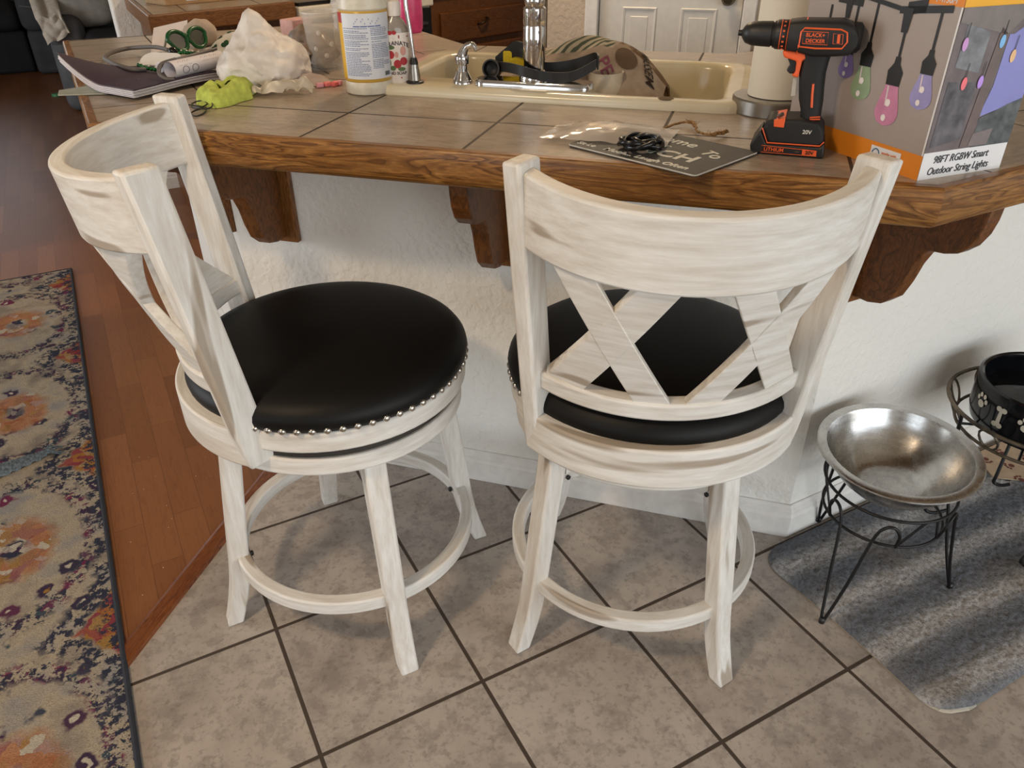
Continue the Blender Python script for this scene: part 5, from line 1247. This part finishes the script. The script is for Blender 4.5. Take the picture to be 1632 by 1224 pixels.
face('photo_post', RF, [(0.063, 0.040), (0.082, 0.040), (0.094, 0.186), (0.078, 0.196)], plain('photo_post', (112, 98, 96), 0.3), 3)
face('photo_eave', RF, [(0.0, 0.205), (0.09, 0.186), (0.135, 0.222), (0.0, 0.222)], plain('photo_eave', (124, 116, 114), 0.3), 3)
face('photo_chair', RF, [(0.078, 0.040), (0.115, 0.040), (0.118, 0.062), (0.082, 0.058)], plain('photo_chair', (126, 116, 116), 0.3), 4)
for s, z, c_ in ((0.018, 0.178, (214, 160, 220)), (0.085, 0.178, (130, 190, 240)), (0.113, 0.158, (244, 200, 150)), (0.036, 0.128, (240, 120, 130)), (0.066, 0.128, (190, 150, 235))):
    face('photo_bulb', RF, [(s + 0.0048 * cos(2 * PI * k / 14), z + 0.0085 * sin(2 * PI * k / 14)) for k in range(14)], plain('photo_bulb_%d' % c_[0], c_, 0.3), 5)
    face('photo_flex', RF, [(s - 0.0007, z + 0.008), (s + 0.0007, z + 0.008), (s + 0.0012, z + 0.026), (s + 0.0002, z + 0.026)], BLKC, 5)
CAP = plain('caption_ink', (58, 58, 62), 0.4)
for ln, z in (('98FT RGBW Smart', 0.0265), ('Outdoor String Lights', 0.0105)):
    text(ln, 'lettering', CAP, bx, frame((0.073, -0.0009, z), (1, 0, 0), (0, 0, 1)), 0.0150, shear=0.2, sx=0.88)

# slate style sign, packet, twine
SGo = Vector((0.740, -0.485, CZ)); sgn = thing('welcome_sign', 'dark grey welcome sign with white lettering lying flat on the counter', 'sign', tuple(SGo))
cs_ = [Vector((0.6073, -0.3914, 0)), Vector((0.6752, -0.6276, 0)), Vector((0.8381, -0.5717, 0))]
cs_.append(cs_[0] + cs_[2] - cs_[1])
SLATE = plain('slate_board', (66, 66, 64), 0.6, var=0.1)
sxv = (cs_[1] - cs_[0]).normalized(); syv = Vector((-sxv.y, sxv.x, 0)); Ls = (cs_[1] - cs_[0]).length; Lh = (cs_[2] - cs_[1]).length
mb = MB(); P = rrect(0, Ls, 0, Lh, 0.006, 4); mb.rings([[cs_[0] + sxv * x + syv * y + Zv * (CZ + 0.0012) for x, y in P], [cs_[0] + sxv * x + syv * y + Zv * (CZ + 0.005) for x, y in P]])
mb.build('board', SLATE, sgn, world=True)
mb = MB(); mb.tube([cs_[0] + sxv * x + syv * y + Zv * (CZ + 0.0036) for x, y in P], 0.0013, 6, True); mb.build('pale_edge', plain('edge_white', (206, 204, 198), 0.6), sgn, world=True)
INKW = plain('chalk_white', (222, 220, 208), 0.6)
def stext(body, x, y, size, rot=0.0, sx=1.0, shear=0.0, bold=0.0):
    o = cs_[0] + sxv * x + syv * y + Zv * (CZ + 0.0054) - SGo
    r = Matrix.Rotation(rot, 3, 'Z'); return text(body, 'lettering', INKW, sgn, frame(o, r @ sxv, r @ syv), size, sx=sx, shear=shear, bold=bold)
stext('ome', 0.128, 0.134, 0.040, -0.10, 0.95); stext('To', 0.205, 0.105, 0.036, -0.35, 1.0)
stext('ur', 0.118, 0.098, 0.028, 0.0, 1.2)
stext('NCH', 0.150, 0.062, 0.046, 0.0, 1.1, bold=0.0009)
stext('Much... Laugh Often', 0.142, 0.018, 0.0185, 0.0, 1.05, 0.15, 0.0003); stext('Sit Lo', 0.025, 0.018, 0.016, 0.0, 1.0, 0.15)
pkt = thing('zip_packet', 'clear plastic packet with a black cable inside lying across the sign', 'packet', (0.70, -0.43, CZ))
def pk2(u, v):
    a = Vector((0.612, -0.318)); U_ = Vector((0.145, -0.15)) ; V_ = Vector((0.09, 0.075))
    p = a + U_ * u + V_ * (v - 0.35); 
    return Vector((p.x, p.y, CZ + 0.0085 + 0.017 * math.sin(PI * min(1, u * 1.02)) * sin(PI * v) ** 0.8 + 0.0025 * noise.noise(Vector((u * 9, v * 9, 4)))))
mb = MB(); mb.grid(pk2, 30, 20); mb.build('film', clear('packet_film', (216, 206, 194), 0.12, 0.6), pkt, world=True, smooth=50)
mb = MB(); rr2 = random.Random(11)
P = []
for k in range(34):
    a = k * 0.95; P.append((0.690 + 0.026 * cos(a) + 0.012 * sin(a * .37), -0.478 + 0.026 * sin(a) - 0.006 * cos(a * .53), CZ + 0.012 + 0.010 * (0.5 + 0.5 * sin(k * 1.7))))
mb.tube(smoothpath(P, 4), 0.0042, 6); mb.build('coiled_cable', plain('black_pvc', (20, 21, 24), 0.22), pkt, world=True, smooth=60)
tw2 = thing('jute_twine', 'frayed jute twine tied to the sign', 'twine', (0.83, -0.42, CZ))
P = [(0.786, -0.415, .906), (0.800, -0.392, .904), (0.826, -0.378, .904), (0.852, -0.375, .906), (0.866, -0.386, .908), (0.858, -0.410, .906), (0.842, -0.432, .905), (0.838, -0.455, .906), (0.842, -0.470, .907), (0.856, -0.470, .908), (0.866, -0.470, .907), (0.878, -0.466, .908)]
JUTE = plain('jute', (150, 116, 74), 0.9, var=0.25, scale=200)
Q = smoothpath(P, 6)
mb = MB(); mb.tube([q_ + Vector((0.001 * sin(i * 1.3), 0.001 * cos(i * 1.3), 0)) for i, q_ in enumerate(Q)], [0.0021 + (0.0012 if 22 < i < 30 or i > 46 else 0) for i in range(len(Q))], 6); mb.build('strand', JUTE, tw2, world=True, smooth=60)
mb = MB()
for k in range(26):
    b = Q[24 + k % 6] if k < 10 else Q[44 + k % 20]; a = rr2.uniform(0, 6.28); l = rr2.uniform(0.006, 0.013)
    mb.tube([b, b + Vector((cos(a) * l, sin(a) * l, rr2.uniform(0, 0.006)))], 0.0005, 4)
fz = mb.build('frayed_ends', JUTE, tw2, world=True); fz['kind'] = 'stuff'
# ---------------------------------------------------------------- kitchen and living room behind
KD = Vector((cos(math.radians(18.5)), sin(math.radians(18.5)), 0)); KN = Vector((-KD.y, KD.x, 0))   # along the run, into the wall
K0 = Vector((0.222, 1.903, 0))
KZ = math.radians(18.5)
def KP(a, b, z): return K0 + KD * a + KN * b + Zv * z
# walls
mb = MB(); mb.prism([(0.165, 2.83), (0.80, 2.83), (0.80, 2.95), (0.165, 2.95)], 0, H); struct(mb.build('wall_back', WALL, bevel=0.012, seg=3))
baseboard('baseboard_back', (0.165, 2.83), (0.30, 2.83), (0, -1), 0, 0)
p1, p2 = KP(0.6, 0.68, 0), KP(3.4, 0.68, 0); q1, q2 = KP(3.4, 0.8, 0), KP(0.6, 0.8, 0)
mb = MB(); mb.prism([(p.x, p.y) for p in (p1, p2, q1, q2)], 0, H); struct(mb.build('wall_kitchen', WALL_TAN))
PW = Vector((1.864, 1.386, 0)); dn = -n_                     # pantry wall faces the camera
def DP_(s, d, z): return PW + e_ * s + dn * d + Zv * z
mb = MB()
for s0, s1, z0, z1 in ((-0.215, -0.012, 0, H), (0.571, 1.6, 0, H), (-0.012, 0.571, 2.05, H)):
    mb.rings([[DP_(s, d, z0) for s, d in ((s0, -0.012), (s1, -0.012), (s1, -0.11), (s0, -0.11))], [DP_(s, d, z1) for s, d in ((s0, -0.012), (s1, -0.012), (s1, -0.11), (s0, -0.11))]])
struct(mb.build('wall_pantry', WALL_TAN))
# door with six moulded panels
dm = struct(MB().rings([[DP_(s, d, 0.01) for s, d in ((0, -0.03), (0.559, -0.03), (0.559, -0.065), (0, -0.065))], [DP_(s, d, 2.03) for s, d in ((0, -0.03), (0.559, -0.03), (0.559, -0.065), (0, -0.065))]]).build('door_1', DOORW))
def mould(s0, s1, z0, z1):
    mb = MB()
    def fr(i, d): return [DP_(s, d, z) for s, z in ((s0 + i, z0 + i), (s1 - i, z0 + i), (s1 - i, z1 - i), (s0 + i, z1 - i))]
    mb.rings([fr(0.0, -0.0302), fr(0.004, -0.0255), fr(0.011, -0.0275), fr(0.016, -0.0335), fr(0.030, -0.0335), fr(0.036, -0.0280)], True, False, True)
    o = mb.build('moulded_panel', DOORW, dm); return o
for s0, s1 in ((0.092, 0.232), (0.325, 0.467)):
    mould(s0, s1, 0.22, 0.885); mould(s0, s1, 1.0, 1.60); mould(s0, s1, 1.70, 1.90)
mb = MB(); mb.lathe([(0, 0.045), (0.018, 0.043), (0.026, 0.030), (0.022, 0.016), (0.010, 0.010), (0.010, 0.004), (0.028, 0.002), (0.028, -0.002), (0, -0.002)], 24, c=DP_(0.503, -0.028, 0.925), M=Matrix.Rotation(PI / 2, 3, e_))
mb.build('door_knob', plain('aged_brass', (104, 96, 82), 0.3, 1.0), dm, smooth=40)
mb = MB()
for s0, s1, z0, z1 in ((-0.055, -0.004, 0, 2.09), (0.563, 0.614, 0, 2.09), (-0.004, 0.563, 2.035, 2.09)):
    mb.rings([[DP_(s, d, z0) for s, d in ((s0, 0.004), (s1, 0.004), (s1, -0.07), (s0, -0.07))], [DP_(s, d, z1) for s, d in ((s0, 0.004), (s1, 0.004), (s1, -0.07), (s0, -0.07))]])
struct(mb.build('trim_2', TRIM, bevel=0.004))

# back counter with oak edge
def kbox(lo, hi): 
    mb = MB(); P = [(lo[0], lo[1]), (hi[0], lo[1]), (hi[0], hi[1]), (lo[0], hi[1])]
    return mb.rings([[KP(a, b, lo[2]) for a, b in P], [KP(a, b, hi[2]) for a, b in P]])
OAK_K = m_oak('oak_back_counter', (2.5, 30, 30), rot=-KZ, dark=(84, 52, 26), mid=(128, 84, 46), light=(150, 102, 58))
bc = thing('back_counter', 'far tiled counter with an oak edge beside the stove', 'counter', tuple(KP(0.3, 0.3, 0)))
def kpoly(L, z0, z1):
    mb = MB(); return mb.rings([[(p[0], p[1], z0) for p in L], [(p[0], p[1], z1) for p in L]])
kr = KP(0.636, 0.63, 0); kf = KP(0.636, 0, 0); kfi = KP(0.636, 0.02, 0); BX0 = 0.227
kpoly([(BX0 + 0.02, 1.925), (kfi.x, kfi.y), (kr.x, kr.y), (BX0 + 0.02, 2.825)], 0.88, 0.9).build('tile_surface', TILE_SQ, bc, world=True)
kpoly([(BX0, 1.9045), (kf.x, kf.y), (kfi.x, kfi.y), (BX0 + 0.02, 1.9265)], 0.835, 0.9005).build('oak_edge', OAK_K, bc, world=True, bevel=0.006)
kpoly([(BX0, 1.9045), (BX0 + 0.02, 1.9265), (BX0 + 0.02, 2.825), (BX0, 2.825)], 0.835, 0.9005).build('oak_edge', m_oak('oak_back_side', (30, 2.5, 30), dark=(84, 52, 26), mid=(128, 84, 46), light=(150, 102, 58)), bc, world=True, bevel=0.006)
k1 = KP(0.636, 0.06, 0)
kpoly([(BX0 + 0.045, 1.98), (k1.x, k1.y), (kr.x, kr.y), (BX0 + 0.045, 2.82)], 0.0, 0.88).build('carcass', OAK_CABV, bc, world=True)
kbox((0.08, 0.045, 0.60), (0.62, 0.06, 0.80)).build('drawer', OAK_CAB, bc, world=True, bevel=0.004)
kbox((0.08, 0.045, 0.10), (0.62, 0.06, 0.57)).build('door', OAK_CABV, bc, world=True, bevel=0.004)
cb = thing('cardboard_box', 'open-topped cardboard box standing on the far counter', 'box', (0.46, 2.32, 0.9), KZ)
mb = MB(); mb.span((-0.16, -0.07, 0), (0.16, 0.11, 0.13)); mb.build('carton', plain('kraft_card', (166, 134, 98), 0.75), cb, bevel=0.003)
mb = MB(); mb.span((-0.07, -0.0708, 0.012), (-0.02, -0.07, 0.040)); mb.build('label', LABW, cb)
# stove
sv = thing('stove', 'white and black freestanding stove between the far counter and the oak cabinet', 'stove', tuple(KP(1.02, 0.3, 0)))
SVW = plain('stove_white', (226, 220, 206), 0.3, var=0.02); SVB = plain('stove_black', (17, 17, 18), 0.15)
kbox((0.642, 0.02, 0.0), (1.398, 0.64, 0.825)).build('body', SVW, sv, world=True)
kbox((0.642, -0.012, 0.825), (1.398, 0.64, 0.878)).build('control_rim', SVW, sv, world=True, bevel=0.006)
kbox((0.65, 0.0, 0.878), (1.39, 0.63, 0.893)).build('cooktop', SVB, sv, world=True, bevel=0.004)
kbox((0.655, -0.006, 0.18), (1.385, 0.02, 0.818)).build('oven_door', SVB, sv, world=True, bevel=0.004)
mb = MB(); mb.tube([KP(0.72, -0.012, 0.755), KP(0.72, -0.045, 0.755), KP(1.32, -0.045, 0.755), KP(1.32, -0.012, 0.755)], 0.010, 10); mb.build('door_handle', plain('dark_handle', (48, 48, 50), 0.3), sv, world=True, smooth=50)
tt = thing('dark_towel', 'dark dish towel hanging over the stove rim', 'towel', tuple(KP(1.30, -0.03, 0.88)))
kbox((1.272, -0.020, 0.80), (1.305, -0.013, 0.881)).build('cloth', plain('charcoal_cloth', (36, 36, 40), 0.9), tt, world=True, bevel=0.002)
# oak cabinet with a drawer
ck = thing('oak_cabinet', 'oak kitchen cabinet with a bronze knob on its drawer right of the stove', 'cabinet', tuple(KP(1.8, 0.3, 0)))
kbox((1.402, 0.02, 0.0), (2.2, 0.62, 0.86)).build('carcass', OAK_CABV, ck, world=True)
kbox((1.402, 0.0, 0.86), (2.2, 0.64, 0.9)).build('worktop', OAK_K, ck, world=True, bevel=0.005)
dw = kbox((1.455, 0.0, 0.645), (2.05, 0.02, 0.785)).build('drawer', OAK_CAB, ck, world=True, bevel=0.007)
kbox((1.455, 0.0, 0.10), (2.05, 0.02, 0.618)).build('door', OAK_CABV, ck, world=True, bevel=0.007)
mb = MB(); mb.tube(smoothpath([KP(1.705, -0.001, 0.716) - Vector(ck.location), KP(1.71, -0.022, 0.718) - Vector(ck.location), KP(1.73, -0.028, 0.728) - Vector(ck.location), KP(1.76, -0.022, 0.738) - Vector(ck.location), KP(1.765, -0.001, 0.740) - Vector(ck.location)], 5), 0.006, 8); mb.build('knob', plain('bronze', (70, 54, 40), 0.35, 0.8), dw, smooth=50)

# sofa and recliner far back in the living room
DGREY = plain('dark_grey_upholstery', (70, 72, 76), 0.85, var=0.12, scale=8); BLKU = plain('black_upholstery', (27, 27, 29), 0.85, var=0.15, scale=8); SEAM = plain('pale_stitching', (130, 130, 130), 0.8)
sf = thing('sofa', 'dark grey sofa with padded arm far back on the laminate floor', 'sofa', (-0.9, 7.2, 0))
def soft(lo, hi, nm, mat, par, bev):
    mb = MB(); mb.span(lo, hi); return mb.build(nm, mat, par, world=True, bevel=bev, seg=5, smooth=60)
soft((-2.6, 6.95, 0.0), (-0.33, 7.9, 0.34), 'base', BLKU, sf, 0.03); soft((-1.45, 6.88, 0.34), (-0.34, 7.7, 0.53), 'seat_cushion', BLKU, sf, 0.07); soft((-2.6, 6.88, 0.34), (-1.46, 7.7, 0.53), 'seat_cushion', BLKU, sf, 0.07)
soft((-2.7, 7.6, 0.3), (-0.3, 8.1, 1.05), 'back', DGREY, sf, 0.1)
soft((-0.335, 6.72, 0.34), (-0.10, 7.9, 0.64), 'arm', DGREY, sf, 0.08); soft((-0.315, 6.76, 0.0), (-0.12, 7.9, 0.36), 'arm_base', DGREY, sf, 0.05)
mb = MB(); mb.tube([(-0.31, 6.715, 0.55), (-0.22, 6.712, 0.535), (-0.12, 6.715, 0.55)], 0.004, 6); mb.build('seam', SEAM, sf, world=True)
rc = thing('recliner', 'dark recliner armchair behind the far end of the peninsula', 'armchair', (0.25, 5.6, 0))
LGREY = plain('mid_grey_upholstery', (96, 98, 102), 0.85, var=0.12, scale=8)
soft((-0.145, 5.0, 0.0), (0.06, 6.0, 0.50), 'arm_panel', LGREY, rc, 0.07); soft((-0.165, 4.98, 0.42), (0.09, 6.0, 0.62), 'arm', LGREY, rc, 0.08)
soft((0.0, 5.02, 0.10), (0.85, 6.0, 0.44), 'seat_base', BLKU, rc, 0.05); soft((0.07, 4.95, 0.36), (0.72, 5.9, 0.52), 'seat_cushion', BLKU, rc, 0.07)
soft((0.10, 5.75, 0.4), (0.85, 6.15, 1.1), 'back', LGREY, rc, 0.1); soft((0.72, 4.98, 0.1), (0.95, 6.0, 0.62), 'arm', BLKU, rc, 0.08)
soft((0.02, 4.93, 0.12), (0.70, 5.02, 0.40), 'footrest', BLKU, rc, 0.03)
mb = MB(); mb.tube([(-0.14, 4.985, 0.40), (-0.06, 4.985, 0.385), (0.03, 4.985, 0.385)], 0.004, 6); mb.build('seam', SEAM, rc, world=True)
cu_ = thing('grey_cushion', 'plump grey cushion on the recliner with pale piping', 'cushion', (0.12, 5.2, 0.575))
bm_ = bmesh.new(); bmesh.ops.create_icosphere(bm_, subdivisions=4, radius=1.0)
for vx in bm_.verts:
    d = vx.co; f = lambda t_, p_: math.copysign(abs(t_) ** p_, t_); vx.co = (f(d.x, .7) * 0.22, f(d.y, .8) * 0.12, f(d.z, .75) * 0.115 + 0.06)
mb = MB(); mb.b.free(); mb.b = bm_; mb.build('cover', plain('grey_velour', (156, 152, 146), 0.9, var=0.1, scale=12), cu_, smooth=80)
bk = thing('cream_throw', 'cream fleece throw hanging over the recliner arm', 'throw', (-0.05, 5.05, 0.62))
def bkf(u, v):
    x = -0.185 + 0.15 * u; z = 0.655 - 0.20 * v * (1 - 0.3 * u) + 0.012 * sin(9 * u); y = 4.955 + 0.02 * noise.noise(Vector((u * 4, v * 4, 1))) + 0.32 * max(0, 0.22 - v) * 3
    return Vector((x + 0.03 * v, y, z + (0.09 * max(0, .22 - v) * 3)))
mb = MB(); mb.grid(bkf, 22, 18, 0.014); mb.build('fleece', plain('cream_fleece', (204, 194, 180), 0.95, bump=0.4), bk, world=True, smooth=80)
cpn = thing('green_cap', 'small green plastic cap lying on the far laminate floor', 'cap', (-0.215, 5.709, 0.0))
mb = MB(); mb.lathe([(0, 0.02), (0.028, 0.02), (0.032, 0.016), (0.033, 0.0), (0, 0.0)], 20); mb.build('shell', plain('leafy_green_plastic', (74, 138, 92), 0.4), cpn, smooth=40)

# flush ceiling lamps; the kitchen one is added to brighten the cabinets
for lx, ly, lb in ((-1.05, -1.0, 'round flush ceiling lamp above the dining side of the bar'), (1.5, 1.25, 'added fill lamp, unseen, brightening the kitchen aisle from above')):
    cl_ = thing('ceiling_light_and_fill', lb, 'ceiling light', (lx, ly, 2.44), 0.0, 'flush ceiling lamps')
    mb = MB(); mb.lathe([(0, 0.06), (0.18, 0.06), (0.18, 0.02), (0.165, 0.0), (0.16, 0.02), (0, 0.02)], 40); mb.build('canopy', TRIM, cl_, smooth=40)
    t = NT('lit_diffuser_%d' % (lx > 0)); t.b.inputs['Emission Color'].default_value = (1.0, 0.8, 0.58, 1); t.b.inputs['Emission Strength'].default_value = 2.0
    mb = MB(); mb.lathe([(0.16, 0.018), (0.155, -0.018), (0.11, -0.036), (0, -0.044)], 40); mb.build('diffuser', t.done(rgb(240, 230, 210), 0.4), cl_, smooth=60)
# crumbs by the floor strip
rr3 = random.Random(5); mb = MB()
for k in range(34):
    x = rr3.uniform(-0.24, 0.05); y = rr3.uniform(-0.2, 0.45)
    if (y - TY0) * dth.x - (x - TX0) * dth.y < 0.06: continue
    r = rr3.uniform(0.0006, 0.0016); mb.lathe([(0, 0), (r, 0.0002), (0, r)], 5, c=(x, y, -0.0003))
mb.b.verts.ensure_lookup_table()
tag(mb.build('crumbs', plain('crumb_pale', (206, 186, 156), 0.9)), 'pale crumbs scattered on the laminate near the floor strip', 'crumbs', kind='stuff')
# ---------------------------------------------------------------- light
def area(name, loc, rot, sx, sy, power, col):
    l = bpy.data.lights.new(name, 'AREA'); l.shape = 'RECTANGLE'; l.size = sx; l.size_y = sy; l.energy = power; l.color = col
    o = bpy.data.objects.new(name, l); COL.objects.link(o); o.location = loc; o.rotation_euler = rot; return o
DAY = (0.93, 0.97, 1.0)
area('daylight_south', (1.4, -4.62, 1.05), (PI / 2, 0, 0), 4.5, 2.0, 104, DAY)
area('daylight_west', (-3.76, -2.55, 1.3), (PI / 2, 0, -PI / 2), 2.0, 1.5, 26, DAY)
area('daylight_living', (-3.76, 2.1, 1.2), (PI / 2, 0, -PI / 2), 2.1, 1.7, 95, DAY)
area('daylight_north', (-1.9, 9.36, 1.25), (-PI / 2, 0, 0), 2.5, 1.6, 28, DAY)
WARM = (1.0, 0.74, 0.48)
for lx, ly, pw in ((-1.05, -1.0, 29), (1.5, 1.25, 26)):  # dining lamp first, then the added fill that lifts the kitchen
    l = bpy.data.lights.new('ceiling_lamp_and_fill', 'AREA'); l.shape = 'DISK'; l.size = 0.30; l.energy = pw; l.color = WARM
    o = bpy.data.objects.new('ceiling_lamp_and_fill', l); COL.objects.link(o); o.location = (lx, ly, 2.385)
w = bpy.data.worlds.new('sky'); S.world = w; w.use_nodes = True
nt = w.node_tree; sk_ = nt.nodes.new('ShaderNodeTexSky'); sk_.sky_type = 'NISHITA'; sk_.sun_elevation = math.radians(40); sk_.sun_rotation = math.radians(150); sk_.sun_disc = False
nt.links.new(sk_.outputs[0], nt.nodes['Background'].inputs[0]); nt.nodes['Background'].inputs[1].default_value = 0.15
S.view_settings.view_transform = 'Standard'; S.view_settings.look = 'None'; S.view_settings.gamma = 1.0; S.view_settings.use_curve_mapping = False
S.view_settings.exposure = -0.22
